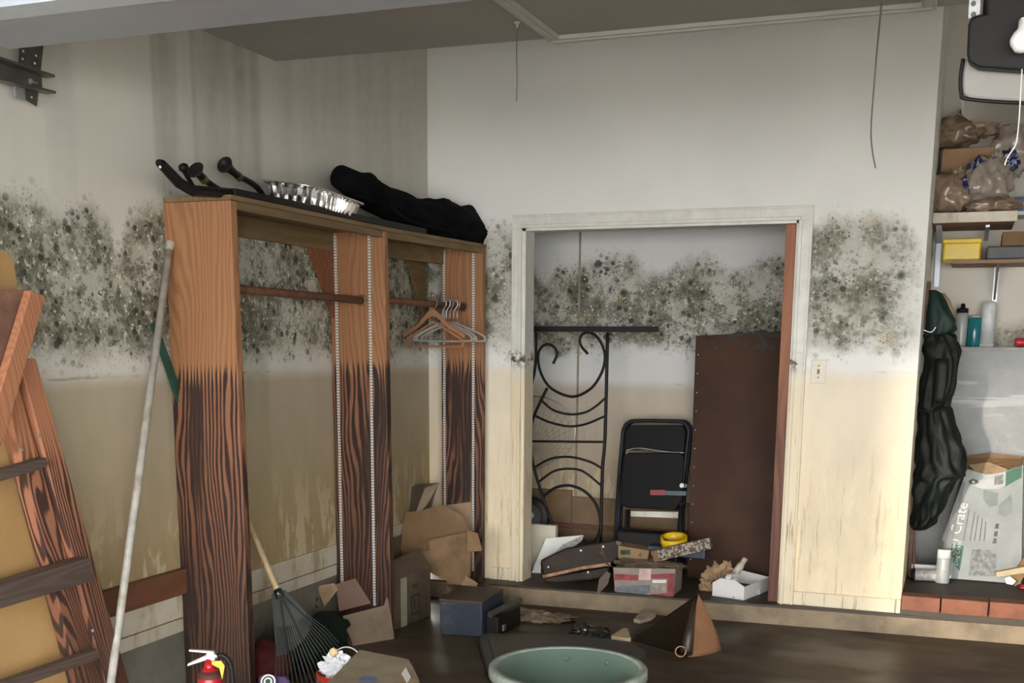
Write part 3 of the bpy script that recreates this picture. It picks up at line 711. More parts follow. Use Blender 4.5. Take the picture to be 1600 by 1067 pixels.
# open carton in front of the middle upright
A_, B_ = onZ(552, 1009), onZ(616, 998); C_ = onZ(500, 992)
u = (B_-A_); N1 = Vector((u.y, -u.x, 0)).normalized(); N1 = (N1+Vector((0, 0, .16))).normalized()
t = thing('open_carton', 'collapsed greyish brown carton with open flaps in front of middle upright', 'box', ((A_+B_)/2))
mk('panel', psheet([(534, 963), (600, 946), (607, 929), (616, 998), (552, 1009)], A_, N1), M_card2, t)
u2 = (A_-C_); N2 = Vector((u2.y, -u2.x, 0)).normalized(); N2 = (N2+Vector((0, 0, .1))).normalized()
mk('panel', psheet([(496, 966), (531, 963), (534, 963), (552, 1009), (505, 990)], A_, N2), plain('pale_grey_cardboard', (.30, .26, .20), .8, var=.2, sc=6, dirt=(.2, .155, .105)), t)
P2 = A_+Vector((-.05, .14, 0)); N3 = Vector((.35, -.9, .25)).normalized()
mk('flap', psheet([(524, 913), (583, 895), (597, 938), (530, 955)], P2, N3), M_cardp, t)
fl = mk('flap', psheet([(494, 916), (522, 911), (528, 921), (507, 948)], P2, (.6, -.75, .2)), M_kraft, t); fl['label'] = 'corrugated inner face'
for k in range(9):
    y = 917+k*3.1; x0 = 495+k*1.4; x1 = 524-k*1.9+2
    sub('corrugation', tube(B(), [onP(x0, y, P2, (.6, -.75, .2))+Vector((.003, -.004, 0)), onP(x1, y-1.5, P2, (.6, -.75, .2))+Vector((.003, -.004, 0))], .0028, 5), M_kraft, fl)
for y in (959, 977):
    mk('handle_slot', psheet([(507, y+1), (531, y-1), (531, y+1.5), (507, y+3)], A_+N2*.006, N2, .001), M_ink, t)

# taller taped carton
A_, B_ = onZ(615, 985), onZ(673, 962); h = zat(615, 908, A_)
t = thing('taped_carton', 'muddy taped carton with one raised flap, beside middle upright', 'box', ((A_+B_)/2))
Pc, u, n = carton(t, A_, B_, h, .2, M_card3)
Nf = (-n+Vector((0, 0, .4))).normalized()
mk('flap', sheet([A_+Vector((0, 0, h)), B_+Vector((0, 0, h)), B_+Vector((0, 0, h))+n*.06+Vector((-.02, 0, .10)), A_+Vector((0, 0, h))+n*.06+Vector((0, .02, .08))]), M_card3, t)
mk('flap', sheet([Pc[3]+Vector((0, 0, h)), Pc[2]+Vector((0, 0, h)), Pc[2]+Vector((.0, .03, h+.17)), Pc[3]+Vector((.02, .03, h+.16))]), M_card3, t)
pf = A_-n*.001
mk('packing_tape', prism(B(), [A_+u*.07-n*.001, A_+u*.13-n*.001, A_+u*.13-n*.001+Vector((0, 0, h)), A_+u*.07-n*.001+Vector((0, 0, h))], -n*.001), plain('cloudy_tape', (.36, .34, .27), .25, var=.2), t)
for (x, y, w_, hh) in ((.17, .04, .09, .012), (.17, .05, .012, .10), (.25, .05, .012, .10), (.17, .14, .09, .012), (.20, .07, .012, .06), (.19, .19, .05, .02)):
    a = A_+u*x-n*.001+Vector((0, 0, y)); mk('printed_mark', prism(B(), [a, a+u*w_, a+u*w_+Vector((0, 0, hh)), a+Vector((0, 0, hh))], -n*.0008), M_ink, t)

# heap of flattened cardboard at the far upright
P0 = Vector((-2.45, 5.86, 0)); Nn = Vector((.25, -1, .22)).normalized()
def fcard(name, pts, P, N, mat, lab, rz=0):
    o = mk(name, psheet(pts, P, N, .005), mat, base=onP(*pts[-1], P, N)); return tag(o, lab, 'cardboard', 'flattened cardboard heap')
fcard('flattened_carton', [(618, 775), (650, 757), (686, 754), (672, 795), (660, 850), (640, 930), (615, 940), (613, 850)], P0+Vector((0, .05, 0)), Nn, M_card3, 'dark flattened carton at the back left of the cardboard heap')
fcard('flattened_carton', [(690, 790), (736, 784), (738, 830), (735, 900), (700, 925), (690, 850)], P0+Vector((.0, .12, 0)), Nn, plain('light_cardboard', (.30, .21, .125), .8, var=.12), 'pale cardboard sheet upright against the far upright')
fcard('flattened_carton', [(634, 800), (655, 798), (690, 788), (722, 805), (733, 830), (728, 850), (690, 860), (668, 900), (640, 905), (624, 848)], P0+Vector((0, -.06, 0)), Nn, M_card, 'brown bent cardboard sheet in the middle of the cardboard heap')
fcard('flattened_carton', [(659, 797), (666, 790), (687, 754), (664, 762), (650, 800)], P0+Vector((0, -.09, 0)), (.5, -1, .1), M_card2, 'narrow cardboard strip sticking up out of the cardboard heap')
o = fcard('flattened_carton', [(668, 844), (722, 833), (738, 829), (736, 850), (734, 895), (718, 914), (692, 905), (655, 885), (650, 862), (672, 860)], P0+Vector((0, -.13, 0)), Nn, M_card, 'large brown cardboard sheet at the front of the heap')
mk('flap', psheet([(730, 828), (746, 833), (753, 856), (752, 861), (730, 862)], P0+Vector((.0, -.14, 0)), (.5, -1, .1), .005), M_card, o)
fcard('flattened_carton', [(718, 895), (726, 898), (746, 911), (742, 922), (716, 912)], P0+Vector((0, -.16, 0)), (-.3, -1, .3), M_kraft, 'small torn kraft scrap at the foot of the heap')
tag(mk('mud_heap', blob((-2.48, 5.89, .03), (.18, .12, .10), .3, 4, 4, 5, .002, .2), M_card3, base=(-2.58, 5.95, 0)), 'muddy sodden paper wad under the cardboard heap', 'paper')

# blue box on the floor
A_, B_ = onZ(687, 991), onZ(753, 997); h = zat(720, 938, (A_+B_)/2)
t = thing('cash_box', 'slate blue metal box with mud-covered lid on the floor', 'box', (A_+B_)/2)
u = (B_-A_).normalized(); n = Vector((-u.y, u.x, 0)); Z = Vector((0, 0, 1))
mk('body', prism(B(), [A_, B_, B_+n*.34, A_+n*.34], Z*(h-.012)), plain('slate_blue_metal', (.024, .034, .056), .6, var=.15, dirt=(.09, .09, .1)), t, bevel=.008)
mk('lid', prism(B(), [A_-u*.003+Z*(h-.014)-n*.002, B_+u*.003+Z*(h-.014)-n*.002, B_+n*.345+Z*(h-.014), A_+n*.345+Z*(h-.014)], Z*.016), M_steptop, t, bevel=.004)
mk('side_tray', prism(B(), [B_+n*.05+u*.002, B_+n*.05+u*.07, B_+n*.33+u*.10, B_+n*.33+u*.002], Z*h*.55), M_black, t, bevel=.006)
mk('rail', tube(B(), [B_+n*.04+u*.03+Z*h*.62, B_+n*.34+u*.09+Z*h*.72], .018, 8), M_dsteel, t)
mk('latch', bx(B_+n*.1+u*.07+Z*.02, B_+n*.13+u*.085+Z*.05), M_steel, t)

# fire extinguisher
c = Vector((-2.33, 3.22, 0)); zt_ = .375; k = onZ(327, 1042, zt_); c = Vector((k.x, k.y, 0))
t = thing('fire_extinguisher', 'red fire extinguisher with silver lever and yellow tag', 'fire extinguisher', c)
M_red = plain('red_enamel', (.42, .012, .018), .3, var=.1); r = .042
mk('cylinder', lathe(B(), [(0, 0), (r*.9, 0), (r, .01), (r, zt_-.06), (r*.93, zt_-.035), (r*.7, zt_-.012), (r*.38, zt_), (0, zt_)], c, seg=28), M_red, t, smooth=True)
mk('dust_band', lathe(B(), [(r*.935, zt_-.036), (r*.95, zt_-.033), (r*.73, zt_-.011), (r*.7, zt_-.0125)], c, seg=28), plain('mud_film', (.09, .03, .025), .8), t, smooth=True)
mk('neck', lathe(B(), [(.016, zt_-.004), (.016, zt_+.016), (.012, zt_+.016), (.012, zt_+.03), (0, zt_+.03)], c, seg=18), M_red, t, smooth=True)
ux = RT.copy(); ux.z = 0; ux.normalize(); Z = Vector((0, 0, 1)); c2 = c+Z*(zt_+.03)
w = Vector((-ux.y, ux.x, 0))*.009
M_sil = plain('bright_aluminium', (.75, .75, .74), .3, metal=.4, var=.06)
mk('valve', prism(B(), [c2-ux*.012-w-Z*.006, c2+ux*.022-w-Z*.006, c2+ux*.022-w+Z*.018, c2-ux*.006-w+Z*.022], w*2), M_sil, t, bevel=.003)
mk('upper_lever', prism(B(), [c2+ux*.02-w+Z*.018, c2+ux*.018-w+Z*.027, c2-ux*.065-w+Z*.032, c2-ux*.066-w+Z*.026], w*2), M_sil, t, bevel=.002)
mk('lower_lever', prism(B(), [c2-ux*.008-w-Z*.004, c2-ux*.010-w+Z*.012, c2-ux*.072-w-Z*.018, c2-ux*.073-w-Z*.026], w*2), M_sil, t, bevel=.002)
mk('pin', tube(B(), [c2+ux*.02+Z*.008, c2+ux*.04+Z*.008], .006, 8), M_sil, t)
mk('tag', sheet([c2+ux*.012-w*1.6-Z*.006, c2+ux*.045-w*1.6-Z*.004, c2+ux*.056-w*1.6-Z*.022, c2+ux*.046-w*1.6-Z*.07, c2+ux*.038-w*1.6-Z*.03, c2+ux*.014-w*1.6-Z*.018], .002), plain('yellow_tag', (.75, .6, .06), .5), t)
mk('hose', tube(B(), smooth_pts([c2+ux*.03+Z*.008, c2+ux*.05+Z*.01, c2+ux*.072-Z*.02, c2+ux*.078-Z*.10, c2+ux*.07-Z*.25], 5), .0095, 10), M_black, t, smooth=True)
# purple packet
k = onZ(425, 1062, .30)
t = thing('purple_packet', 'dark purple packet with round white and black emblem beside rake', 'packet', (k.x, k.y, 0))
Pp, Np = k, Vector((.3, -.85, .5)).normalized()
mk('pouch', psheet([(404, 1056), (412, 1053), (447, 1056), (452, 1063), (470, 1220), (398, 1220)], Pp, Np, .03), plain('dark_purple_film', (.045, .018, .085), .35, var=.3), t, bevel=.006)
e = onP(422, 1068, Pp, Np)+Np*.031
for rr_, dz, mm in ((.026, 0, M_paper), (.021, .001, M_ink), (.015, .002, plain('green_grey_print', (.45, .6, .5), .6)), (.009, .003, M_ink)):
    mk('emblem_ring', lathe(B(), [(0, 0), (rr_, 0), (rr_, .001), (0, .001)], e+Np*dz, Np, 24), mm, t)
# bucket with crumpled white bag
zb_ = .20; k = onZ(532, 1050, zb_); c = Vector((k.x, k.y, 0))
t = thing('trash_bucket', 'red and white bucket behind the near carton', 'bucket', c)
mk('pail', lathe(B(), [(0, 0), (.075, 0), (.095, zb_), (.09, zb_), (.072, .01), (0, .01)], c, seg=32), plain('red_bucket_plastic', (.62, .05, .02), .4), t, smooth=True)
mk('label_band', lathe(B(), [(.091, .13), (.0935, .18), (.0955, .18), (.093, .13)], c, seg=32), plain('black_white_print', (.2, .18, .16), .6, var=.9, sc=60), t)
mk('bail', tube(B(), smooth_pts([c+ux*.09+Z*zb_, c+ux*.085+Z*(zb_+.055), c+ux*.04+Z*(zb_+.085)+w*5, c-ux*.02+Z*(zb_+.07)+w*8, c-ux*.085+Z*zb_+w], 5), .0028, 6), M_white, t, smooth=True)
tag(mk('white_bag', blob(c+Z*(zb_+.018)-ux*.008, (.07, .06, .062), .4, 4, 4, 3, None, .5), plain('white_film', (.80, .82, .88), .35, var=.06), base=c+Z*zb_), 'crumpled white plastic bag stuffed in the bucket', 'bag')
k2 = onZ(522, 1010, zb_+.085)
tag(mk('paper_scrap', blob(c+Z*(zb_+.085)-ux*.022-w*2, (.018, .016, .018), .3, 3, 2, 1), plain('cream_scrap', (.75, .58, .33), .7), base=c+Z*(zb_+.08)), 'cream coloured scrap on top of the crumpled white bag', 'scrap')
# near carton
zc = .345
T_ = [onZ(x, y, zc) for x, y in ((510, 1068), (562, 1015), (640, 1030), (655, 1062), (662, 1100), (500, 1110))]
t = thing('near_carton', 'wet closed carton with a blue printed mark in front of bucket', 'box', (T_[2].x-.1, T_[2].y-.1, 0))
mk('body', prism(B(), [Vector((p.x, p.y, 0)) for p in T_], (0, 0, zc-.006)), M_card2, t, bevel=.004)
mk('top_flap', sheet([T_[0], T_[1], T_[2]+Vector((-.004, 0, 0)), T_[3], T_[4], T_[5]], .006), plain('wet_grey_cardboard', (.30, .245, .17), .75, var=.2, sc=7, dirt=(.21, .165, .11)), t)
mk('under_flap', sheet([T_[1]+Vector((0, .012, -.012)), T_[2]+Vector((.012, .006, -.012)), T_[2]+Vector((0, -.05, -.012)), T_[1]+Vector((0, -.05, -.012))], .005), M_card3, t)
a = onZ(575, 1061, zc+.007)
for k_ in range(2): mk('printed_mark', lathe(B(), [(.012+.012*k_, 0), (.019+.012*k_, 0), (.019+.012*k_, .0008), (.012+.012*k_, .0008), (.012+.012*k_, 0)], a, seg=18), plain('blue_print', (.07, .13, .30), .7), t)
mk('torn_patch', sheet([onZ(x, y, zc+.007) for x, y in ((627, 1052), (634, 1042), (642, 1058), (636, 1068))], .001), M_paper, t)
mk('torn_patch', sheet([onZ(x, y, zc+.0068) for x, y in ((612, 1075), (626, 1056), (652, 1062), (657, 1085))], .001), M_kraft, t)

# ================================================================== middle floor
# green bin
c = Vector((-1.20, 3.70, 0)); R_, H_ = .265, .36
t = thing('green_bin', 'large round green plastic tub, open, in the foreground', 'tub', c)
M_bin = plain('grey_green_plastic', (.115, .17, .14), .42, var=.1, sc=3)
bmo = lathe(B(), [(0, 0), (.20, 0), (.21, .01), (R_-.004, H_), (R_-.018, H_), (.196, .015), (0, .012)], c, seg=64)
mk('body', bmo, M_bin, t, smooth=True)
mk('rim', lathe(B(), [(R_-.018, H_-.004), (R_-.018, H_+.004), (R_+.006, H_+.004), (R_+.012, H_-.002), (R_+.012, H_-.03), (R_+.004, H_-.032), (R_-.004, H_-.02)], c, seg=64), plain('scuffed_rim', (.25, .29, .26), .5, var=.25, sc=40), t, smooth=True)
for an in (1.9, 1.25):
    mk('rivet_dimple', blob(c+Vector((math.cos(an)*(R_-.026), math.sin(an)*(R_-.026), H_-.035)), (.009, .009, .009), .0, 1, 2), M_bin, t, smooth=True)
# grey lid
q = [onZ(x, y, .03) for x, y in ((747, 998), (756, 990), (885, 990), (985, 1003), (1010, 1018), (985, 1052), (772, 1056), (762, 1050))]
t = thing('tote_lid', 'flat grey plastic storage lid on the mud behind the tub', 'lid', (q[3].x, q[3].y, 0))
M_lid = plain('muddy_grey_plastic', (.075, .07, .06), .55, var=.12, sc=6)
mk('plate', prism(B(), [Vector((p.x, p.y, .004)) for p in q], (0, 0, .03)), M_lid, t, bevel=.01)
cc = sum(q, Vector())/len(q)
mk('raised_field', prism(B(), [Vector((cc.x+(p.x-cc.x)*.86, cc.y+(p.y-cc.y)*.86, .034)) for p in q], (0, 0, .005)), M_lid, t, bevel=.003)
# peeled floor sheet
apx = onZ(1091, 928, .27); fA, fB, fC, fD = onZ(1128, 1017), onZ(1074, 1027), onZ(985, 1003), onZ(1050, 1020)
apx = onY(1091, 928, (fA.y+fB.y)/2+.12)
t = thing('curled_sheet', 'dark curled floor covering sheet with tan backing standing up from mud', 'sheet', (fB.x, fB.y, 0))
mid = (apx+onY(1105, 1024, fB.y))/2
bm = B(); nA = 12
for j in range(nA+1):
    s_ = j/nA
    for i_ in range(9):
        e_ = i_/8; base_ = fB.lerp(fA, e_); base_.z = .001
        p = base_.lerp(apx, s_**1.0); p += Vector((0, -.03*math.sin(PI*e_)*(1-s_), .0)); p.x += .014*math.sin(PI*s_)*e_
        bm.verts.new(p)
bm.verts.ensure_lookup_table()
for j in range(nA):
    for i_ in range(8): bm.faces.new([bm.verts[q_] for q_ in (j*9+i_, j*9+i_+1, j*9+i_+10, j*9+i_+9)])
bmesh.ops.solidify(bm, geom=bm.faces[:], thickness=.004)
mk('tan_backing', bm, plain('tan_backing', (.46, .25, .13), .75, var=.12, sc=8), t, smooth=True)
bm = B(); g0 = fC; g1 = onZ(1055, 1022)
rows = 12
for j in range(rows+1):
    s_ = j/rows
    l = onY(960, 985, fC.y+.25).lerp(apx, s_); l.z = max(l.z, .02); r_ = fC.lerp(fB, min(1, s_*1.0))
    l = fC.lerp(apx, s_)+Vector((0, .06*math.sin(PI*s_), 0)); r_ = onZ(992, 1004).lerp(fB, s_)
    for i_ in range(9):
        e_ = i_/8; p = l.lerp(r_, e_); p.z += .03*math.sin(PI*e_)*s_; p.z = max(p.z, .006); bm.verts.new(p)
bm.verts.ensure_lookup_table()
for j in range(rows):
    for i_ in range(8): bm.faces.new([bm.verts[q_] for q_ in (j*9+i_, j*9+i_+1, j*9+i_+10, j*9+i_+9)])
bmesh.ops.solidify(bm, geom=bm.faces[:], thickness=.004)
mk('dark_face', bm, plain('dark_brown_vinyl', (.040, .026, .018), .42, var=.25, sc=6), t, smooth=True)
k = onZ(1055, 1022, .03)
mk('rolled_edge', tube(B(), [fB+Vector((-.005, -.01, .025)), apx+Vector((-.012, -.006, -.02))], [.032, .008], 14), plain('dark_brown_vinyl', (.04, .026, .018), .42), t, smooth=True)
mk('roll_hollow', lathe(B(), [(.022, 0), (.027, .0), (.027, .02), (.022, .02), (.022, 0)], fB+Vector((-.03, -.02, .03)), (.25, -.9, .3), 16), plain('tan_backing', (.46, .25, .13)), t, smooth=True)
# pale offcuts
def off(name, pts, lab, mat=None, z=.015, th=.02):
    q = [onZ(x, y, z) for x, y in pts]
    return tag(mk(name, prism(B(), [Vector((p.x, p.y, z-.012)) for p in q], (0, 0, th)), mat or plain('pale_wood', (.46, .37, .24), .7, var=.12), base=(q[0].x, q[0].y, 0), bevel=.002), lab, 'wood scrap')
off('wood_scrap', [(955, 995), (974, 983), (981, 984), (986, 999), (975, 999)], 'pale yellow wood offcut in front of the curled sheet', z=.03)
off('wood_scrap', [(990, 969), (1006, 953), (1025, 960), (1018, 966), (1000, 971)], 'pale grey wood offcut behind the curled sheet', plain('greyed_wood', (.42, .37, .27), .7), z=.05)
# plastic bags on mud
M_film = plain('clear_muddy_film', (.17, .13, .085), .22, var=.4, sc=25)
c = onZ(835, 962, .01)
tag(mk('plastic_film', blob((c.x, c.y-.02, .008), (.22, .10, .035), .4, 2.6, 5, 6, .003, .35), M_film, base=(c.x, c.y, 0), smooth=True), 'crumpled brown plastic film on mud near the step', 'plastic film')
c = onZ(918, 992, .01)
tag(mk('plastic_pouch', blob((c.x, c.y, .015), (.11, .09, .05), .45, 2.4, 4, 8, .003, .4), plain('dark_glossy_film', (.03, .03, .027), .12, var=.5, sc=18), base=(c.x, c.y, 0)), 'dark shiny plastic pouch on mud behind the tub', 'plastic pouch')

# ================================================================== inside the closet
tag(mk('wall_stud', bx((OR-.068, YC+.012, .103), (OR-.013, YC+.10, OT-.015)), M_stud, base=(OR-.04, YC+.05, .103), bevel=.002), 'reddish pine board standing upright inside the right door jamb', 'board')
# hardboard panel
Yp = 6.80
q = [onY(1088, 525, Yp), onY(1224, 518, Yp+.02), onY(1206, 905, Yp-.12), onY(1074, 905, Yp-.12)]
for p in q[2:]: p.z = .105
t = thing('hardboard_panel', 'tall dark brown hardboard panel leaning inside closet with moldy top', 'panel', (q[2]+q[3])/2)
mk('sheet', sheet(q[::-1], .012), M_board, t)
for s_ in [k/13 for k in range(1, 13)]:
    p = q[0].lerp(q[3], s_)+(q[1]-q[0]).normalized()*.018+Vector((0, -.004, 0))
    mk('tack', lathe(B(), [(0, 0), (.0038, 0), (.0025, .003), (0, .003)], p+Vector((0, -.008, 0)), (0, -1, 0), 6), M_white, t)
rs = random.Random(3)
for k in range(34):
    e_ = rs.random()**.7; p = q[0].lerp(q[1], .15+.83*e_)+(q[3]-q[0])*(.0+.07*rs.random()**2)+Vector((0, -.012, 0))
    mk('mould_spot', blob(p, (.012+.014*rs.random(), .003, .010+.01*rs.random()), .4, 3, 1, k), M_ink, t)
# iron railing
Yr = 6.62
def c7(x, y): return (780+x/2.963, 320+y/2.963)
def c8(x, y): return (780+x/2.963, 600+y/2.963)
t = thing('iron_railing', 'black wrought iron scrollwork railing panel leaning in closet', 'railing', onY(900, 860, Yr))
def ir(pts, r=.0085, nm='scroll', cap=True): mk(nm, tube(B(), smooth_pts([onY(x, y, Yr) for x, y in pts], 5), r, 8), M_iron, t, smooth=True)
tb = [onY(824, 516, Yr), onY(1029, 514.5, Yr)]
mk('top_rail', bx((tb[0].x, Yr-.012, tb[1].z-.016), (tb[1].x, Yr+.012, tb[1].z+.016)), M_iron, t, bevel=.002)
ir([c7(410, 690), c7(378, 650), c7(376, 612), c7(405, 590), c7(442, 602), c7(475, 645), c7(490, 705), c7(475, 775), c7(430, 845), c7(360, 885), c7(300, 880), c7(230, 840), c7(190, 770), c7(180, 700), c7(195, 660), c7(225, 645), c7(255, 660), c7(268, 690), c7(250, 735)])
ir([c7(190, 900), c7(250, 950), c7(330, 970), c7(400, 960), c7(450, 930), c7(490, 895)], .007, 'arc'); ir([c7(165, 975), c7(230, 1005), c7(320, 1025), c7(400, 1015), c7(485, 980)], .007, 'arc')
ir([c8(150, 265), c8(490, 268)], .007, 'crossbar')
ir([c8(165, 385), c8(240, 345), c8(330, 338), c8(420, 360), c8(478, 392)], .007, 'arc'); ir([c8(180, 455), c8(250, 405), c8(320, 392), c8(390, 405), c8(470, 468)], .007, 'arc')
ir([c8(205, 520), c8(260, 480), c8(330, 470), c8(400, 500), c8(450, 560), c8(470, 640), c8(458, 700), c8(430, 735), c8(390, 720)], .009)
ir([c7(222, 848), c7(160, 980), c8(148, 230), c8(150, 330), c8(170, 420), c8(200, 520), c8(235, 620), c8(285, 735)], .0095, 's_bar')
ir([c7(502, 590), c7(490, 1067), c8(478, 400), c8(470, 735)], .0105, 'post'); ir([c7(172, 590), c7(168, 740), c7(148, 840), c7(130, 900)], .009, 'post')
# landing net
Yn = 6.70
t = thing('landing_net', 'fishing landing net with thin metal hoop behind the railing', 'net', onY(860, 770, Yn))
hoop = smooth_pts([onY(*c8(x, y), Yn) for x, y in ((120, 55), (210, 62), (300, 108), (348, 185), (345, 270), (300, 330), (220, 372), (140, 415))], 5)
mk('hoop', tube(B(), hoop, .0045, 8), M_steel, t, smooth=True)
nb = B(); cen = onY(*c8(120, 235), Yn)
for k in range(0, len(hoop), 2):
    p = hoop[k]; tube(nb, [p, p.lerp(cen, .5)+Vector((0, .06, -.05)), cen+Vector((0, .1, -.1))], .0009, 3, False)
for s_ in (.12, .24, .36, .48, .6, .72, .84):
    tube(nb, [p.lerp(cen, s_)+Vector((0, .12*s_, -.1*s_*s_)) for p in hoop], .0009, 3, False)
o = mk('netting', nb, plain('grey_twine', (.16, .16, .13), .8), t); o['kind'] = 'stuff'
# grinding wheel / hub
Yw = 6.62; c = onY(829, 806, Yw)
t = thing('wheel_disc', 'dark round wheel with shiny hub behind the left jamb', 'wheel', (c.x, c.y, c.z-.12))
mk('tyre', lathe(B(), [(.075, -.02), (.115, -.02), (.125, 0), (.115, .02), (.075, .02), (.075, -.02)], c, (0, 1, 0), 40), M_black, t, smooth=True)
mk('plate', lathe(B(), [(0, -.006), (.078, -.006), (.078, .006), (0, .006)], c, (0, 1, 0), 40), plain('dull_dark_disc', (.06, .06, .055), .5), t)
mk('hub', lathe(B(), [(0, -.03), (.012, -.03), (.016, -.018), (.028, -.018), (.028, -.006), (0, -.006)], c, (0, 1, 0), 24), M_steel, t, smooth=True)
# white box and papers at left
q0 = onZ(832, 903, .102); Yb_ = 6.545
tag(mk('white_box', bx((onY(818, 850, Yb_).x, Yb_, .104), (onY(868, 850, Yb_).x, Yb_+.045, onY(850, 820, Yb_).z)), plain('stained_white_card', (.62, .58, .48), .7, var=.12, sc=6), base=(-2.25, Yb_, .104), bevel=.003), 'stained white box standing behind the left door jamb', 'box')
Pw, Nw = Vector((onZ(829, 900, .105).x, 6.45, .105)), Vector((.2, -1, .12)).normalized()
t = thing('white_papers', 'white paper sheets propped up beside the old suitcase', 'papers', Pw)
mk('paper', psheet([(828, 900), (853, 841), (911, 836), (908, 846), (875, 858), (845, 876), (845, 899)], Pw, Nw, .002), M_paper, t)
mk('paper', psheet([(880, 850), (912, 836), (909, 845), (860, 880), (848, 884)], Pw+Vector((0, -.012, 0)), Nw, .002), plain('grey_print_paper', (.38, .38, .37), .7, var=.4, sc=40), t)
# suitcase
Ps, Ns = Vector((-2.0, 6.26, .1)), Vector((.12, -1, .30)).normalized()
t = thing('old_suitcase', 'old dark brown leather suitcase tilted on the closet floor', 'suitcase', onZ(905, 912, .103))
M_lea = plain('soaked_leather', (.024, .015, .010), .5, var=.4, sc=9, dirt=(.045, .026, .013), bump=.2, spec=.3)
def sc_(x, y, d=0): return onP(820+x/5.161, 780+y/5.161, Ps-Ns*d, Ns)
F_ = [(122, 490), (330, 385), (720, 325), (775, 350), (760, 440), (700, 560), (150, 640)]
mk('lid', prism(B(), [sc_(*p) for p in ((122, 490), (330, 390), (722, 325), (785, 345), (765, 470), (690, 520), (145, 612))], -Ns*.16), M_lea, t, bevel=.012)
mk('base', prism(B(), [sc_(*p) for p in ((147, 630), (692, 535), (668, 590), (600, 640), (160, 690))], -Ns*.16), M_lea, t, bevel=.012)
mk('metal_edge', prism(B(), [sc_(*p, -.004) for p in ((143, 612), (470, 540), (690, 510), (692, 535), (470, 565), (146, 636))], -Ns*.10), plain('coppery_edge', (.24, .13, .07), .35, metal=.5, var=.5, sc=30), t)
for a, b in (((615, 380), (660, 520)), ((660, 520), (700, 540)), ((600, 425), (625, 440))): mk('strap', tube(B(), [sc_(*a, -.004), sc_(*b, -.004)], .006, 6), plain('copper_strap', (.22, .11, .06), .4, var=.4), t)
for x, y in ((452, 412), (190, 545), (510, 588), (632, 380)): mk('stud', lathe(B(), [(0, 0), (.009, 0), (.006, .005), (0, .006)], sc_(x, y, -.002), Ns, 10), M_steel, t)
mk('corner_cap', prism(B(), [sc_(*p, -.004) for p in ((735, 335), (780, 345), (775, 375), (740, 365))], -Ns*.08), plain('rusty_cap', (.2, .1, .055), .5), t)
tag(mk('leaf_scrap', psheet([(932, 932), (936, 905), (948, 892), (954, 896), (950, 912)], Vector((-1.75, 6.08, .1)), (.2, -1, .2), .004), plain('brown_leaf', (.085, .055, .04), .6), base=onP(932, 932, Vector((-1.75, 6.08, .1)), (.2, -1, .2))), 'brown pointed scrap hanging over step edge by the suitcase', 'scrap')
# red printed box
Pr = Vector((-1.5, 6.12, .1)); Nr = Vector((.02, -1, .03)).normalized()
def rb(x, y): return onP(820+x/5.161, 780+y/5.161, Pr, Nr)
t = thing('printed_box', 'damp red and grey printed carton at the front of closet floor', 'box', (rb(960, 800).x, 6.15, .103))
M_rb = plain('faded_carton', (.29, .245, .2), .6, var=.15, sc=10)
fr = [rb(722, 800), rb(1200, 805), rb(1215, 560), rb(710, 550)]
for p in fr[:2]: p.z = .104
mk('carton', prism(B(), fr, (-.0, .19, .0)), M_rb, t, bevel=.004)
M_rp = plain('faded_red_print', (.30, .045, .05), .5, var=.4, sc=22); M_gp = plain('grey_photo_print', (.15, .17, .19), .5, var=.4, sc=25)
def dec(n_, pts, m, l=.002): mk(n_, prism(B(), [rb(*p)+Nr*.001*l*500 for p in pts], Nr*.001), m, t)
dec('printed_red_band', [(722, 600), (920, 610), (920, 655), (722, 650)], M_rp); dec('printed_red_band', [(1020, 605), (1215, 595), (1213, 640), (1020, 640)], M_rp)
dec('printed_red_band', [(1020, 765), (1200, 755), (1198, 800), (1020, 800)], M_rp); dec('printed_red_band', [(1150, 640), (1210, 640), (1205, 755), (1150, 755)], M_rp)
dec('printed_picture', [(735, 700), (1010, 690), (1012, 765), (940, 775), (738, 755)], M_gp); dec('printed_panel', [(1030, 650), (1140, 650), (1140, 675), (1030, 675)], M_paper)
dec('printed_panel', [(1030, 685), (1140, 685), (1140, 750), (1030, 750)], plain('dull_print', (.35, .30, .26), .6, var=.3, sc=40))
mk('tape', prism(B(), [p+Nr*.002 for p in (rb(925, 560), rb(1020, 560), rb(1015, 650), rb(915, 650))], Nr*.001), plain('pink_film', (.60, .42, .42), .25), t); mk('tape', prism(B(), [p+Nr*.002 for p in (rb(930, 770), rb(1015, 760), rb(1010, 802), rb(925, 802))], Nr*.001), plain('bluish_tape', (.52, .55, .6), .3), t)
tz = fr[2].z
mk('top_film', blob((fr[2].x-.17, 6.22, tz), (.185, .09, .02), .4, 5, 4, 2), plain('brown_film', (.20, .15, .11), .3, var=.3), t)
# small boxes on top
Pk = Vector((-1.5, 6.24, .3))
zk = tz+.02
t = thing('lettered_box', 'small tan cardboard box marked A on top of the printed carton', 'box', onP(985, 875, Pk, (0, -1, 0)))
kb = [onP(820+x/5.161, 780+y/5.161, Pk, (-.1, -1, 0)) for x, y in ((752, 480), (985, 510), (1005, 415), (752, 372))]
mk('carton', prism(B(), kb, (.0, .13, 0)), plain('clean_tan_cardboard', (.30, .195, .105), .75, var=.1), t, bevel=.002)
lettering('letter', 'A', onP(997, 869.5, Pk, (-.1, -1, 0)), (1, 0, -.05), (0, 0, 1), .035, M_ink, t, .002)
for k_ in range(4): mk('printed_stroke', prism(B(), [onP(x, y, Pk+Vector((0, -.001, 0)), (-.1, -1, 0)) for x, y in ((968+k_*4, 861), (973+k_*4, 858), (976+k_*3, 866), (970+k_*4, 867))], (0, -.001, 0)), plain('dark_green_print', (.04, .08, .05), .7), t)
Pm = Vector((-1.3, 6.18, .3))
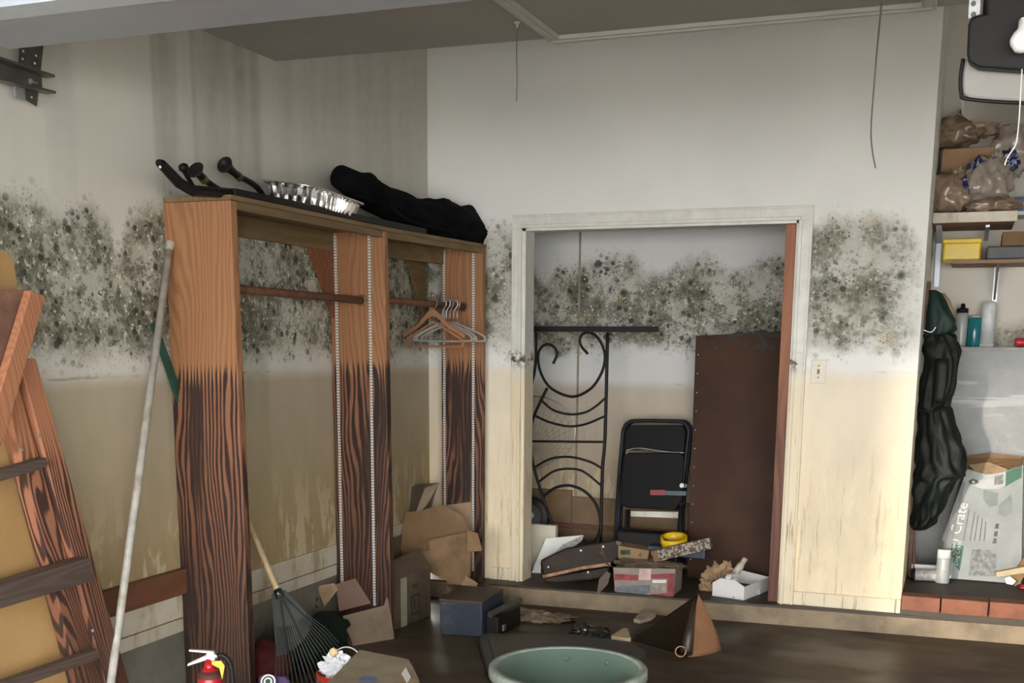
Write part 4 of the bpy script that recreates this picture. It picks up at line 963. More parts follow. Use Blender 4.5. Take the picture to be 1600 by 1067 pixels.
t = thing('mouldy_plank', 'mould-blotched board tilted on top of the printed carton', 'board', onP(1060, 860, Pm, (0, -1, 0)))
def mouldboard():
    t_ = NT('mould_blotched_board'); v = t_.pos(); n1 = t_.noise(v, 60, 5, .7); 
    col = t_.mix(t_.sm(n1, .47, .55), (.075, .052, .042), (.36, .31, .25)); return t_.out(col, .8)
mk('board', prism(B(), [onP(820+x/5.161, 780+y/5.161, Pm, (.1, -1, 0)) for x, y in ((1045, 510), (1500, 400), (1490, 310), (1015, 420))], (0, .05, .0)), mouldboard(), t, bevel=.002)
mk('bare_end', prism(B(), [onP(820+x/5.161, 780+y/5.161, Pm+Vector((0, -.002, 0)), (.1, -1, 0)) for x, y in ((1045, 508), (1085, 498), (1062, 412), (1015, 421))], (0, -.001, 0)), M_card, t)
Pt = onP(1051, 850, Vector((-1.3, 6.28, .3)), (0, -1, 0))
t = thing('tape_roll', 'bright yellow roll of tape lying on the tilted board', 'tape', Pt)
M_yel = plain('yellow_plastic', (.72, .46, .012), .4, var=.05)
mk('roll', lathe(B(), [(.055, -.024), (.076, -.024), (.076, .024), (.055, .024), (.055, -.024)], Pt+Vector((0, .03, .016)), (0, -.25, 1), 40), M_yel, t, smooth=True)
mk('mark', lathe(B(), [(0, 0), (.008, 0), (.008, .002), (0, .002)], onP(1040.5, 843, Pt+Vector((0, -.05, 0)), (0, -1, 0)), (0, -1, 0), 12), M_ink, t)
c = onY(1090, 868, 6.34); tag(mk('tool_case', bx((c.x-.28, 6.3, .29), (c.x+.05, 6.42, .345)), plain('dark_blue_plastic', (.03, .045, .065), .45), base=(c.x, 6.35, .29), bevel=.006), 'flat dark blue plastic case under the tilted mouldy board', 'case')
tag(mk('dark_basket', bx((onY(990, 850, 6.42).x-.1, 6.40, .105), (onY(1060, 850, 6.42).x, 6.48, .40)), M_black, base=(-1.6, 6.44, .105), bevel=.01), 'black plastic bin behind the small tan box', 'bin')
# folding chairs
Yf = 6.72
def fold_chair(dx, Y, lab):
    def q8(x, y, d=0): return onY(780+(x+dx)/2.963, 600+y/2.963, Y+d)
    t = thing('folding_chair', lab, 'folding chair', (q8(700, 690).x, Y, .103))
    Mf = plain('navy_steel', (.009, .012, .018), .5, var=.3, spec=.3); Mp = plain('black_vinyl', (.0055, .0055, .006), .6, var=.25, spec=.2)
    fp = [q8(538, 800), q8(540, 700), q8(553, 450), q8(570, 260), q8(578, 205), q8(600, 178), q8(640, 170), q8(820, 172), q8(858, 182), q8(876, 215), q8(868, 300), q8(850, 470), q8(832, 690), q8(828, 800)]
    for p_ in (fp[0], fp[-1]): p_.z = .115
    mk('back_frame', tube(B(), smooth_pts(fp, 5), .0115, 10), Mf, t, smooth=True)
    mk('backrest', prism(B(), [q8(*p) for p in ((584, 215), (610, 190), (845, 190), (862, 220), (855, 318), (800, 312), (700, 300), (580, 310))], (0, .012, 0)), Mp, t, bevel=.005)
    mk('seat', prism(B(), [q8(*p, -.035) for p in ((575, 330), (600, 318), (835, 318), (856, 335), (846, 540), (815, 585), (600, 575), (556, 560), (556, 500))], (0, .022, 0)), Mp, t, bevel=.008)
    for a, b in (((590, 580), (580, 800)), ((560, 420), (545, 800)), ((840, 560), (842, 800))):
        e_ = q8(*b, -.03); e_.z = .11; mk('leg', tube(B(), [q8(*a, -.03), e_], .0095, 8), Mf, t, smooth=True)
    mk('crossbar', tube(B(), smooth_pts([q8(548, 688, -.035), q8(580, 672, -.035), q8(690, 682, -.035), q8(830, 690, -.035)], 4), .008, 8), Mf, t, smooth=True)
    mk('hinge', lathe(B(), [(0, 0), (.014, 0), (.014, .01), (0, .01)], q8(846, 470, -.045), (0, 1, 0), 12), M_steel, t); mk('edge_trim', tube(B(), smooth_pts([q8(585, 308, -.012), q8(650, 297, -.012), q8(760, 312, -.012), q8(855, 318, -.012)], 4), .004, 6), M_steel, t, smooth=True)
    return t
tc_ = fold_chair(0, Yf, 'dark folding chair folded up with red tag, in front of its twin')
q = [onY(*c8(x, y), Yf-.045) for x, y in ((700, 490), (768, 490), (768, 514), (700, 514))]; o = mk('red_tag', prism(B(), q, (0, -.004, 0)), plain('dull_red_tag', (.32, .05, .06), .5), tc_)
q = [onY(*c8(x, y), Yf-.045) for x, y in ((768, 494), (866, 496), (866, 516), (768, 514))]; mk('blue_tag', prism(B(), q, (0, -.004, 0)), plain('slate_tag', (.07, .10, .13), .5), tc_)
fold_chair(12, Yf+.085, 'dark folding chair standing directly behind the tagged chair')
q = [onY(*c8(x, y), Yf+.19) for x, y in ((598, 588), (850, 592), (850, 622), (598, 612))]
tag(mk('white_batten', prism(B(), q, (0, .01, 0)), M_trim, base=q[3]), 'dirty white slat behind the folding chair legs', 'batten')
# white caddy
Zc = .104
G4 = [onZ(x, y, Zc) for x, y in ((1133, 929), (1162, 938), (1203, 922))]
a, b = G4[1], G4[2]; u = (b-a).normalized(); n = Vector((-u.y, u.x, 0)); Lc, Wc = (b-a).length*1.0, .19
t = thing('cleaning_caddy', 'white plastic cleaning caddy with centre handle on closet floor', 'caddy', a+u*Lc/2+n*Wc/2)
M_cw = plain('white_plastic', (.80, .80, .79), .35, var=.04)
Z = Vector((0, 0, 1))
def cad(nm, o1, o2, h1, h2, th): mk(nm, prism(B(), [o1, o2, o2+Z*h2, o1+Z*h1], th), M_cw, t, bevel=.002)
A0, B0, C0, D0 = a, a+u*Lc, a+u*Lc+n*Wc, a+n*Wc
cad('wall', A0, B0, .075, .075, n*.004); cad('wall', D0, C0, .075, .095, -n*.004); cad('wall', B0, C0, .075, .095, -u*.004)
mk('wall', prism(B(), [A0, A0+n*Wc*.3, A0+n*Wc*.3+Z*.012, A0+n*Wc*.36+Z*.012, A0+n*Wc*.36, D0, D0+Z*.075, A0+n*Wc*.75+Z*.105, A0+n*Wc*.3+Z*.105, A0+Z*.075], u*.004), M_cw, t)
mk('bottom', prism(B(), [A0, B0, C0, D0], Z*.004), M_cw, t)
m0 = A0+n*Wc*.5
mk('handle', prism(B(), [m0+u*.02, m0+u*.02+Z*.115, m0+u*.035+Z*.125, m0+u*.11+Z*.125, m0+u*.13+Z*.11, m0+u*.13+Z*.06, m0+u*.105+Z*.06, m0+u*.10+Z*.10, m0+u*.05+Z*.10, m0+u*.045], n*.03), M_cw, t, bevel=.003)
mk('mud_floor', prism(B(), [A0+u*.006+n*.006, B0-u*.006+n*.006, C0-u*.006-n*.006, D0+u*.006-n*.006], Z*.02), M_card3, t)
mk('notch', prism(B(), [A0+u*Lc*.55-n*.001, A0+u*Lc*.63-n*.001, A0+u*Lc*.63-n*.001+Z*.03, A0+u*Lc*.55-n*.001+Z*.03], -n*.003), M_cw, t)
c = onZ(1112, 922, .105)
t = thing('paper_bag', 'crumpled brown paper bag beside the white caddy', 'paper bag', (c.x, c.y+.05, .104))
bmb = blob((c.x+.02, c.y+.03, .165), (.095, .06, .085), .5, 3.2, 4, 11, .104, .9); mk('crumple', bmb, M_kraft, t)
mk('torn_mouth', blob((c.x+.07, c.y+.04, .235), (.035, .025, .04), .6, 3, 3, 4, None, .8), M_kraft, t)
mk('trailing_end', blob((c.x-.025, c.y-.02, .13), (.05, .03, .04), .5, 3, 3, 7, .104, .8), M_kraft, t)
p0, p1 = onY(1142, 906, 6.36), onY(1163, 875, 6.42)
t = thing('spray_tube', 'dirty white plastic tube bottle leaning on the caddy', 'bottle', (p0.x, p0.y, .104))
dd = (p1-p0).normalized(); L_ = (p1-p0).length
mk('tube', lathe(B(), [(0, 0), (.022, 0), (.022, L_*.7), (.014, L_*.9), (0, L_*.9)], p0, dd, 20), plain('dirty_white_plastic', (.55, .50, .42), .45, var=.15), t, smooth=True)
mk('cap', lathe(B(), [(.012, L_*.88), (.015, L_*.9), (.015, L_*1.08), (0, L_*1.1)], p0, dd, 16), plain('dirty_white_plastic', (.5, .48, .4)), t, smooth=True)

# ================================================================== back wall, ceiling
c = onY(1279, 580.5, YC)
t = thing('light_switch', 'ivory light switch plate on the wall right of door casing', 'light switch', (c.x, YC, c.z))
mk('plate', bx((c.x-.037, YC-.006, c.z-.06), (c.x+.037, YC, c.z+.06)), plain('ivory_plate', (.72, .68, .56), .4, var=.08), t, bevel=.003)
mk('toggle', bx((c.x-.005, YC-.016, c.z-.012), (c.x+.005, YC-.006, c.z+.012)), plain('dark_toggle', (.16, .13, .09), .5), t)
for dz in (-.03, .03): mk('screw', lathe(B(), [(0, 0), (.004, 0), (.003, .002), (0, .002)], (c.x, YC-.006, c.z+dz), (0, -1, 0), 8), M_dsteel, t)
def string(name, pts, Y, lab, mat, r, cat='cord'):
    q = [onY(x, y, Y) for x, y in pts]; q[0].z = 2.669
    return tag(mk(name, tube(B(), smooth_pts(q, 5), r, 6), mat, base=q[0], smooth=True), lab, cat)
M_tw = plain('grey_twine2', (.20, .19, .17), .8)
Ys = onZ(809, 36, 2.67).y
string('hanging_string', [(809, 36), (807, 80), (808, 120), (807, 158)], Ys, 'thin grey string hanging short from ceiling left of attic hatch', M_tw, .0018, 'string')
c = onZ(811, 37, 2.668); tag(mk('cup_hook', lathe(B(), [(0, 0), (.012, 0), (.012, -.004), (.003, -.006), (.003, -.02), (0, -.02)], (c.x, c.y-.02, 2.669), (0, 0, 1), 12), M_white, base=(c.x, c.y-.02, 2.669)), 'small white ceiling hook above the short string', 'hook')
string('pull_cord', [(1379, -12), (1372, 60), (1366, 130), (1361, 200), (1363, 235), (1368, 263)], 4.55, 'long grey pull cord dangling from the attic hatch', M_tw, .0028)

# garage door opener
Yo = 3.12
def op(x, y, d=0): return onY(x, y, Yo+d)
t = thing('door_opener', 'black and white garage door opener unit hung from the ceiling', 'door opener', op(1600, 160))
def rrect(x0, y0, x1, y1, r, d=0):
    out = []
    for cx_, cy_, a_ in ((x1-r, y0+r, -90), (x1-r, y1-r, 0), (x0+r, y1-r, 90), (x0+r, y0+r, 180)):
        for k in range(5): an = math.radians(a_+k*22.5); out.append(op(cx_+r*math.cos(an), cy_+r*math.sin(an), d))
    return out
mk('front_housing', prism(B(), [op(1525, 24), op(1541, 20), op(1541, -60), op(1665, -60), op(1665, 20), op(1690, 26), op(1690, 95), op(1680, 106), op(1600, 109), op(1530, 104), op(1514, 95), op(1511, 80), op(1513, 38), op(1517, 28)], (0, .05, 0)), M_black, t, bevel=.006)
lens = plain('milky_lens', (.27, .26, .245), .3, var=.1, sc=6)
mk('light_lens', prism(B(), [op(1506, 92, .06), op(1700, 92, .06), op(1700, 152, .06), op(1690, 158, .06), op(1600, 160, .06), op(1515, 154, .06), op(1503, 146, .06), op(1502, 120, .06)], (0, .30, 0)), lens, t, bevel=.008)
edge = [op(1505, 92, .055), op(1501, 120, .055), op(1502, 146, .055), op(1513, 155, .055), op(1600, 161, .055), op(1690, 159, .055), op(1702, 150, .055)]
mk('lens_rim', tube(B(), smooth_pts(edge, 4), .0045, 8), M_black, t, smooth=True)
mk('body', bx(op(1530, 88, .06), op(1680, -60, .36)), M_black, t, bevel=.01)
sp_ = op(1521, 14, -.004)
st2 = mk('hanging_strap', prism(B(), [op(1513, 29, -.006), op(1531, 22, -.006), op(1531, -60, -.006)+Vector((0, 0, .25)), op(1513, -60, -.006)+Vector((0, 0, .25))], (0, .003, 0)), M_steel, t)
for y in (8, 25): sub('bolt', lathe(B(), [(0, 0), (.006, 0), (.006, .004), (0, .004)], op(1521, y-2, -.006), (0, -1, 0), 8), M_dsteel, st2)
bc = op(1598, 63, -.05)
mk('bulb', lathe(B(), [(0, -.028), (.016, -.024), (.027, -.008), (.028, .002), (.022, .016), (.013, .026), (.012, .045), (0, .045)], bc, (0, .15, 1), 24), plain('white_glass', (.88, .88, .88), .15, var=.02), t, smooth=True)
mk('bulb_socket', tube(B(), [bc+Vector((0, .006, .04)), bc+Vector((0, .05, .05))], .012, 10), M_white, t)
mk('pull_string', tube(B(), smooth_pts([op(1597, 108, -.005), op(1595, 140, -.005), op(1592, 190, -.005), op(1587, 225, -.005), op(1574, 246, -.005), op(1570, 258, -.005)], 5), .0016, 6), M_paper, t, smooth=True)

# ================================================================== alcove
YG = 7.08
t = thing('metal_ledge', 'grey galvanised sheet-faced ledge along the alcove back wall', 'ledge', (1.0, YG, .195))
def galv():
    t_ = NT('galvanised_panel'); v = t_.pos(); a = t_.noise(v, 4, 5, .6); b = t_.noise(v, 26, 5, .65); s_ = t_.noise(t_.scale(v, (1, 1, 9)), 1.6, 3)
    col = t_.mix(t_.sm(a, .3, .7), (.14, .145, .15), (.21, .215, .22)); col = t_.mix(t_.sm(b, .55, .7, 0, .4), col, (.28, .285, .29)); col = t_.mix(t_.sm(s_, .63, .68, 0, .5), col, (.36, .365, .37))
    return t_.out(col, .45, .25)
M_galv = galv()
mk('front_sheet', bx((XR+.005, YG, .197), (2.9, YG+.02, 1.445)), M_galv, t)
mk('top_board', bx((XR+.005, YG-.02, 1.445), (2.9, YA-.006, 1.465)), plain('ledge_grey', (.34, .34, .33), .5), t)
mk('seam', bx((XR+.005, YG-.002, onY(1550, 622, YG).z-.004), (2.9, YG+.001, onY(1550, 622, YG).z+.004)), plain('light_seam', (.32, .33, .335), .4), t)
def bottle(name, x0, x1, ytop, lab, parts, Y=7.16, zb=1.466):
    c = onY((x0+x1)/2, 520, Y); r = (onY(x1, 520, Y).x-onY(x0, 520, Y).x)/2; h = onY(x0, ytop, Y).z-zb
    t = thing(name, lab, 'bottle', (c.x, Y, zb))
    for nm, prof, m in parts: mk(nm, lathe(B(), [(a*r, b*h) for a, b in prof], (c.x, Y, zb), seg=24), m, t, smooth=True)
    return t
bottle('squeeze_bottle', 1492, 1511, 474, 'clear grey squeeze bottle with black cap on the ledge', [('body', [(0, 0), (.95, 0), (1, .04), (1, .72), (.85, .8), (0, .8)], plain('clear_grey_plastic', (.42, .44, .45), .25, var=.1)), ('cap', [(.92, .78), (.95, .78), (.95, .88), (.4, .9), (.35, .99), (0, 1)], M_black)])
bottle('teal_bottle', 1511, 1533, 494, 'teal liquid in clear bottle on the ledge between two others', [('body', [(0, 0), (.95, 0), (1, .03), (1, .90), (.9, .95), (0, .95)], plain('teal_liquid', (.012, .17, .21), .12, var=.15)), ('collar', [(.88, .94), (.9, .94), (.7, 1.03), (0, 1.05)], plain('clear_film', (.55, .58, .56), .2))])
bottle('white_canister', 1531, 1555, 470, 'tall white round-topped canister on the ledge', [('body', [(0, 0), (1, 0), (1, .82), (.98, .9), (.8, .97), (.4, 1), (0, 1)], plain('cool_white_plastic', (.66, .68, .71), .35)), ('base_ring', [(1.02, .0), (1.03, .0), (1.03, .06), (1.0, .06)], M_white)])
c = onY(1594, 515, 7.15); t = thing('red_torch', 'red cylindrical object lying on the ledge at right edge', 'torch', (c.x, 7.15, 1.466))
mk('barrel', lathe(B(), [(0, -.03), (.022, -.03), (.025, -.02), (.025, .14), (0, .14)], (c.x+.01, 7.15, 1.492), (1, .1, 0), 20), plain('bright_red_plastic', (.6, .03, .04), .35), t, smooth=True)
mk('head', lathe(B(), [(.026, .06), (.029, .065), (.029, .13), (.026, .135)], (c.x+.01, 7.15, 1.492), (1, .1, 0), 20), M_red, t, smooth=True)
# upper shelf
z1 = onY(1452, 333, 6.75).z
t = thing('upper_shelf', 'whitewashed thick shelf board holding plastic bags in alcove', 'shelf', (0, 7, z1-.06))
xe = onY(1590, 340, 6.75).x
mk('board', bx((XR+.003, 6.77, z1-.052), (xe-.01, YA, z1-.004)), plain('brown_shelf_board', (.30, .19, .12), .7, var=.15), t)
mk('edge_strip', bx((XR+.003, 6.75, z1-.052), (xe, 6.77, z1)), plain('peeling_white_paint', (.70, .65, .55), .7, var=.1, sc=16, dirt=(.45, .37, .27)), t, bevel=.003)
M_brk = plain('pale_blue_bracket', (.50, .55, .62), .35, metal=.3, var=.08)
mk('bracket', prism(B(), [(XR+.02, 6.85, z1-.054), (XR+.02, YA, z1-.054), (XR+.02, YA, z1-.36), (XR+.02, YA-.02, z1-.36), (XR+.02, YA-.03, z1-.12), (XR+.02, 6.88, z1-.075)], (.028, 0, 0)), M_brk, t)
mk('bracket', prism(B(), [(XR+.27, 6.9, z1-.054), (XR+.27, YA, z1-.054), (XR+.27, YA, z1-.11), (XR+.27, 6.9, z1-.066)], (.02, 0, 0)), M_brk, t)
# lower shelf
z2 = onY(1500, 406, 6.88).z
t = thing('lower_shelf', 'thin brown shelf board on metal upright under the bag shelf', 'shelf', (.3, 7, z2-.02))
mk('board', bx((onY(1487, 408, 6.88).x, 6.88, z2-.02), (1.2, YA, z2)), plain('brown_shelf_board', (.3, .19, .12), .7), t, bevel=.002)
bxp = onY(1556, 440, YA-.02).x
mk('wall_upright', bx((bxp-.012, YA-.016, 1.5), (bxp+.012, YA, z2-.02)), M_steel, t); mk('bracket', prism(B(), [(bxp-.006, 6.95, z2-.021), (bxp-.006, YA-.016, z2-.021), (bxp-.006, YA-.016, z2-.2)], (.012, 0, 0)), M_steel, t)
c0, c1 = onY(1456, 411, 6.97), onY(1534, 378, 6.97)
t = thing('yellow_case', 'glossy yellow plastic box at the end of lower shelf', 'box', ((c0.x+c1.x)/2, 7.05, z2))
mk('case', bx((XR+.06, 6.97, z2+.001), (c1.x, 7.2, z2+.115)), plain('glossy_yellow', (.80, .56, .01), .22, var=.05), t, bevel=.01)
mk('lid', bx((XR+.058, 6.965, z2+.09), (c1.x+.003, 7.2, z2+.12)), plain('glossy_yellow', (.8, .56, .01)), t, bevel=.008)
c0 = onY(1541, 400, 6.95); tag(mk('grey_case', bx((c0.x, 6.95, z2+.001), (c0.x+.5, 7.2, z2+.075)), plain('dark_grey_case', (.085, .085, .09), .5), base=(c0.x+.2, 7.05, z2), bevel=.01), 'flat dark grey case beside yellow box on lower shelf', 'case')
c0 = onY(1565, 384, 6.97); tag(mk('tan_carton', bx((c0.x, 6.97, z2+.076), (c0.x+.4, 7.2, z2+.15)), M_card, base=(c0.x+.2, 7.05, z2+.076), bevel=.003), 'brown carton stacked on the dark grey case', 'box')
# plastic grocery bags
def film(nm, c): 
    t_ = NT(nm); v = t_.pos(); n_ = t_.noise(v, 14, 5, .6); col = t_.mix(t_.sm(n_, .3, .7), tuple(k*.7 for k in c), c); t_.bump(t_.noise(v, 30, 4, .6), .28, .012)
    return t_.out(col, .16, spec=.7)
M_bag = [film('tan_bag_film', (.38, .275, .20)), film('brown_bag_film', (.31, .215, .15)), film('grey_bag_film', (.40, .34, .29))]
M_blue = plain('navy_print', (.012, .022, .10), .35, var=.3); M_wp = plain('white_logo_print', (.45, .5, .6), .5)
def gbag(x, y, Y, rx, rz, lab, mi, seed, z0, logo=None):
    c = onY(x, y, Y); s_ = (c-CAM).length/F; r = (rx*s_, rx*s_*.7, rz*s_)
    t = thing('plastic_bag', lab, 'plastic bag', (c.x, Y, c.z-r[2]), 'plastic bags on the upper shelf')
    bm = blob(c, r, .28, 2.6, 4, seed, z0, .25)
    if logo:
        bm.faces.ensure_lookup_table(); lx, ly, la, lb, rot = logo; lc = onY(lx, ly, Y); lg = B(); lw_ = B()
        for f_ in bm.faces:
            m_ = f_.calc_center_median(); d_ = (m_-CAM); pxx = PX+F*d_.dot(RT)/d_.dot(_fw); pyy = PY-F*d_.dot(UP)/d_.dot(_fw)
            if (m_-c).dot(CAM-c) < 0: continue
            dx, dy = pxx-lx, pyy-ly; ex = dx*math.cos(rot)+dy*math.sin(rot); ey = -dx*math.sin(rot)+dy*math.cos(rot)
            if (ex/la)**2+(ey/lb)**2 < 1:
                vs = [lg.verts.new(v_.co+(v_.co-c).normalized()*.004) for v_ in f_.verts]; lg.faces.new(vs)
                if abs(ey/lb-.4*math.sin(ex/la*6)) < .22 and abs(ex/la) < .7:
                    vs = [lw_.verts.new(v_.co+(v_.co-c).normalized()*.0055) for v_ in f_.verts]; lw_.faces.new(vs)
        o = mk('printed_emblem', lg, M_blue, t); 
        if len(lw_.faces): sub('printed_script', lw_, M_wp, o)
        else: lw_.free()
    mk('film', bm, M_bag[mi], t, smooth=True)
    kt = c+Vector((.3*r[0], 0, r[2]*.85)); mk('knot', blob(kt, (r[0]*.3, r[1]*.35, r[2]*.3), .6, 3, 3, seed+5, None, .7), M_bag[mi], t)
    return t
gbag(1482, 304, 6.87, 31, 31, 'tan plastic bag at front left of shelf with blue print on its shoulder', 0, 1, z1+.002, (1515, 288, 17, 10, .75))
gbag(1541, 285, 6.93, 34, 36, 'greyish plastic bag at the front middle of bag shelf', 2, 2, z1+.002, (1523, 256, 14, 7, -.6))
gbag(1552, 322, 6.85, 38, 12, 'flat brown plastic bag lying on front right of the shelf', 1, 3, z1+.002)
gbag(1492, 208, 7.10, 36, 22, 'brown plastic bag on top of cardboard box, nearest the wall edge', 1, 4, None)
gbag(1533, 188, 7.14, 32, 24, 'tan plastic bag highest on the heap under the opener', 0, 5, None)
gbag(1590, 232, 7.08, 34, 36, 'grey plastic bag behind the white cord with navy oval print', 2, 6, None, (1577, 250, 16, 18, .5))
gbag(1575, 180, 7.16, 22, 26, 'dark-printed plastic bag at upper right of heap', 2, 7, None, (1565, 172, 7, 14, .1))
gbag(1598, 195, 7.12, 20, 26, 'brown plastic bag at the right picture edge', 1, 8, None)
a0_, a1_ = onY(1462, 270, 7.02), onY(1553, 229, 7.02)
t = thing('bag_carton', 'plain cardboard box in the middle of the plastic bags', 'box', ((a0_.x+a1_.x)/2, 7.1, z1))
mk('carton', bx((XR+.02, 7.02, z1), (a1_.x, 7.23, a1_.z)), plain('plain_tan_carton', (.42, .25, .14), .75, var=.08), t, bevel=.003)
mk('side_flap', sheet([(a1_.x, 7.02, a1_.z), (a1_.x, 7.2, a1_.z), (a1_.x+.08, 7.18, a1_.z-.10), (a1_.x+.07, 7.0, a1_.z-.11)], .004), M_kraft, t)
c0 = onY(1576, 290, 6.98); tag(mk('blue_tub', lathe(B(), [(0, 0), (.05, 0), (.065, .07), (.06, .07), (0, .01)], (c0.x+.07, 7.0, z1+.02), seg=20), plain('light_blue_plastic', (.12, .23, .36), .4), base=(c0.x, 7.0, z1+.02), smooth=True), 'light blue plastic tub end showing among the bags', 'tub')
c0 = onY(1575, 300, 7.0); tag(mk('white_board', bx((c0.x, 6.98, z1+.0), (c0.x+.5, 7.22, z1+.02)), M_white, base=(c0.x, 7.1, z1)), 'white shelf board end under the light blue tub', 'board')

# hanging jacket
Yj = 6.62
t = thing('hanging_jacket', 'dark green hooded rain jacket hanging at the alcove edge', 'jacket', onY(1465, 830, Yj))
def js(rows, Y, dep, back=0):
    out = []
    for y, xa, xb in rows:
        a, b = onY(xa, y, Y), onY(xb, y, Y); a.x = max(a.x, XR+.012); c = (a+b)/2; out.append((c, (b-a)/2, Vector((0, dep*min(1, (b-a).length/.2+.25), 0))))
    return out
def dens(rows, k=3):
    o = []
    for (y0, a0, b0), (y1, a1, b1) in zip(rows, rows[1:]):
        for j in range(k): s_ = j/k; o.append((y0+(y1-y0)*s_, a0+(a1-a0)*s_, b0+(b1-b0)*s_))
    return o+[rows[-1]]
M_jk = plain('dark_green_nylon', (.0055, .0085, .0078), .55, var=.4, sc=8, bump=.4, spec=.3); M_hood = plain('hood_green', (.003, .022, .017), .6, var=.2)
body = dens([(522, 1440, 1490), (535, 1436, 1496), (560, 1434, 1499), (600, 1431, 1494), (632, 1429, 1484), (645, 1428, 1483), (680, 1426, 1496), (715, 1424, 1505), (742, 1422, 1510), (752, 1421, 1492), (775, 1420, 1478), (800, 1419, 1472), (817, 1422, 1462), (827, 1426, 1448)], 4)
mk('body', loft(js(body, Yj, .075), 56, .40, 2.6, 1), M_jk, t, smooth=True)
mk('hood', loft(js(dens([(453, 1452, 1462), (458, 1448, 1470), (475, 1446, 1480), (500, 1443, 1494), (515, 1442, 1493), (527, 1443, 1478)], 3), Yj-.01, .06), 28, .35, 2.6, 7), M_hood, t, smooth=True)
mk('lining', loft(js(dens([(458, 1470, 1476), (470, 1474, 1485), (490, 1480, 1492), (505, 1486, 1494)], 2), Yj+.04, .04), 16, .05, 2, 3), M_kraft, t, smooth=True)
slv = dens([(560, 1462, 1482), (600, 1460, 1480), (630, 1458, 1474)], 3)
mk('sleeve', loft(js(slv, Yj-.085, .025), 20, .15, 2, 9), M_jk, t, smooth=True)
mk('waist_cord', tube(B(), [onY(x, y, Yj-.088) for x, y in ((1430, 640), (1455, 644), (1482, 636))], .006, 6), M_jk, t, smooth=True)
h_ = onY(1447, 445, Yj)
mk('hang_board', bx((XR+.001, Yj-.02, onY(1445, 520, Yj).z), (XR+.02, Yj+.10, onY(1445, 440, Yj).z)), M_plank, t)
mk('wire_loop', tube(B(), smooth_pts([onY(x, y, Yj-.09) for x, y in ((1442, 515), (1455, 519), (1462, 511))], 3), .0025, 6), M_steel, t)
t = thing('brown_rods', 'thin brown rods standing under the jacket in the corner', 'rods', onY(1425, 895, 6.75))
for x0, x1 in ((1417, 1420), (1423, 1424), (1428, 1426)):
    a, b = onY(x0, 895, 6.72), onY(x1, 760, 6.74); a.z = .197; a.x = max(a.x, XR+.012); b.x = max(b.x, XR+.012); mk('rod', tube(B(), [a, b], .006, 6), M_rod, t)

# dog crate carton
Pc_ = onZ(1530, 908, .197); Nc = Vector((-.06, -1, .22)).normalized(); Pc_.y = 6.74
def cr(x, y, d=0): return onP(x, y, Pc_+Nc*d, Nc)
t = thing('crate_carton', 'large grey printed dog crate carton open at the top in alcove', 'box', Pc_)
M_cg = plain('pale_grey_print', (.27, .29, .295), .55, var=.16, sc=4)
front = [(1511, 732), (1526, 737), (1541, 741), (1557, 740), (1571, 736), (1597, 727), (1594, 905), (1474, 909), (1472, 841)]
fp = [cr(*p) for p in front]; 
for p in fp[-3:-1]: p.z = .2
mk('front_panel', prism(B(), fp, -Nc*.006), M_cg, t)
bk = -Nc*.13; bk.z = 0
mk('back_panel', prism(B(), [cr(1509, 716)+bk, cr(1545, 711)+bk, cr(1598, 716)+bk, Vector((fp[6].x, fp[6].y, .2))+bk, Vector((fp[7].x, fp[7].y, .2))+bk], -Nc*.006), M_card, t)
mk('side_panel', sheet([fp[0], fp[8], fp[7], fp[7]+bk, cr(1509, 722)+bk], .006), plain('dark_grey_print', (.22, .22, .22), .6, var=.2), t)
mk('side_panel', sheet([fp[5], fp[6], fp[6]+bk, cr(1598, 716)+bk], .006), M_cg, t)
mk('inner_flap', sheet([cr(1513, 726, -.05), cr(1545, 722, -.05), cr(1575, 733, -.03), cr(1560, 745, -.03), cr(1530, 742, -.03)], .004), M_kraft, t); mk('inner_flap', sheet([cr(1512, 716, -.10), cr(1597, 716, -.10), cr(1597, 728, -.06), cr(1555, 726, -.06), cr(1515, 729, -.06)], .004), M_card, t)
M_gr = plain('dark_green_label', (.014, .11, .055), .5, var=.1); M_gl = plain('light_grey_ink', (.66, .68, .68), .6); M_dk = plain('charcoal_ink', (.07, .075, .075), .6); M_mg = plain('mid_grey_photo', (.20, .21, .21), .6, var=.5, sc=45)
def cp(nm, pts, m, d=.001): mk(nm, prism(B(), [cr(*p, d) for p in pts], Nc*.0006), m, t)
cp('white_band', [(1511, 733), (1541, 742), (1571, 737), (1571, 757), (1562, 764), (1535, 764), (1504, 752)], plain('white_print', (.40, .41, .41), .55), .0006)
cp('green_label', [(1472, 845), (1506, 853), (1498, 903), (1476, 900)], M_gr); cp('green_label', [(1572, 737), (1597, 727), (1596, 746), (1571, 760)], M_gr)
cp('printed_photo', [(1519, 857), (1556, 860), (1556, 900), (1513, 900)], M_mg); cp('printed_photo', [(1554, 744), (1568, 741), (1567, 756), (1553, 758)], M_mg)
cp('printed_oval', [(1513, 752), (1519, 748), (1527, 750), (1530, 754), (1522, 757), (1515, 756)], M_dk); cp('oval_dot', [(1519, 751), (1523, 751), (1523, 755), (1519, 755)], M_gl, .002)
cp('printed_patch', [(1537, 765), (1560, 770), (1558, 790), (1545, 792), (1536, 780)], plain('soft_grey_photo', (.20, .22, .225), .6, var=.2)); cp('printed_patch', [(1560, 790), (1580, 772), (1583, 800), (1570, 808), (1560, 802)], plain('soft_grey_photo', (.20, .22, .225)))
for k, x in enumerate((1511, 1521, 1528, 1536, 1543)):
    y0, y1 = (845, 795+5*k); sl = 9-1.5*k
    cp('text_line', [(x-6, y0), (x-5, y0), (x-5+sl, y1), (x-6+sl, y1)], M_dk)
for y in (818, 830, 841): cp('printed_icon', [(1556-(y-818)*.15, y), (1561-(y-818)*.15, y), (1560-(y-818)*.15, y+8), (1554-(y-818)*.15, y+8)], M_dk)
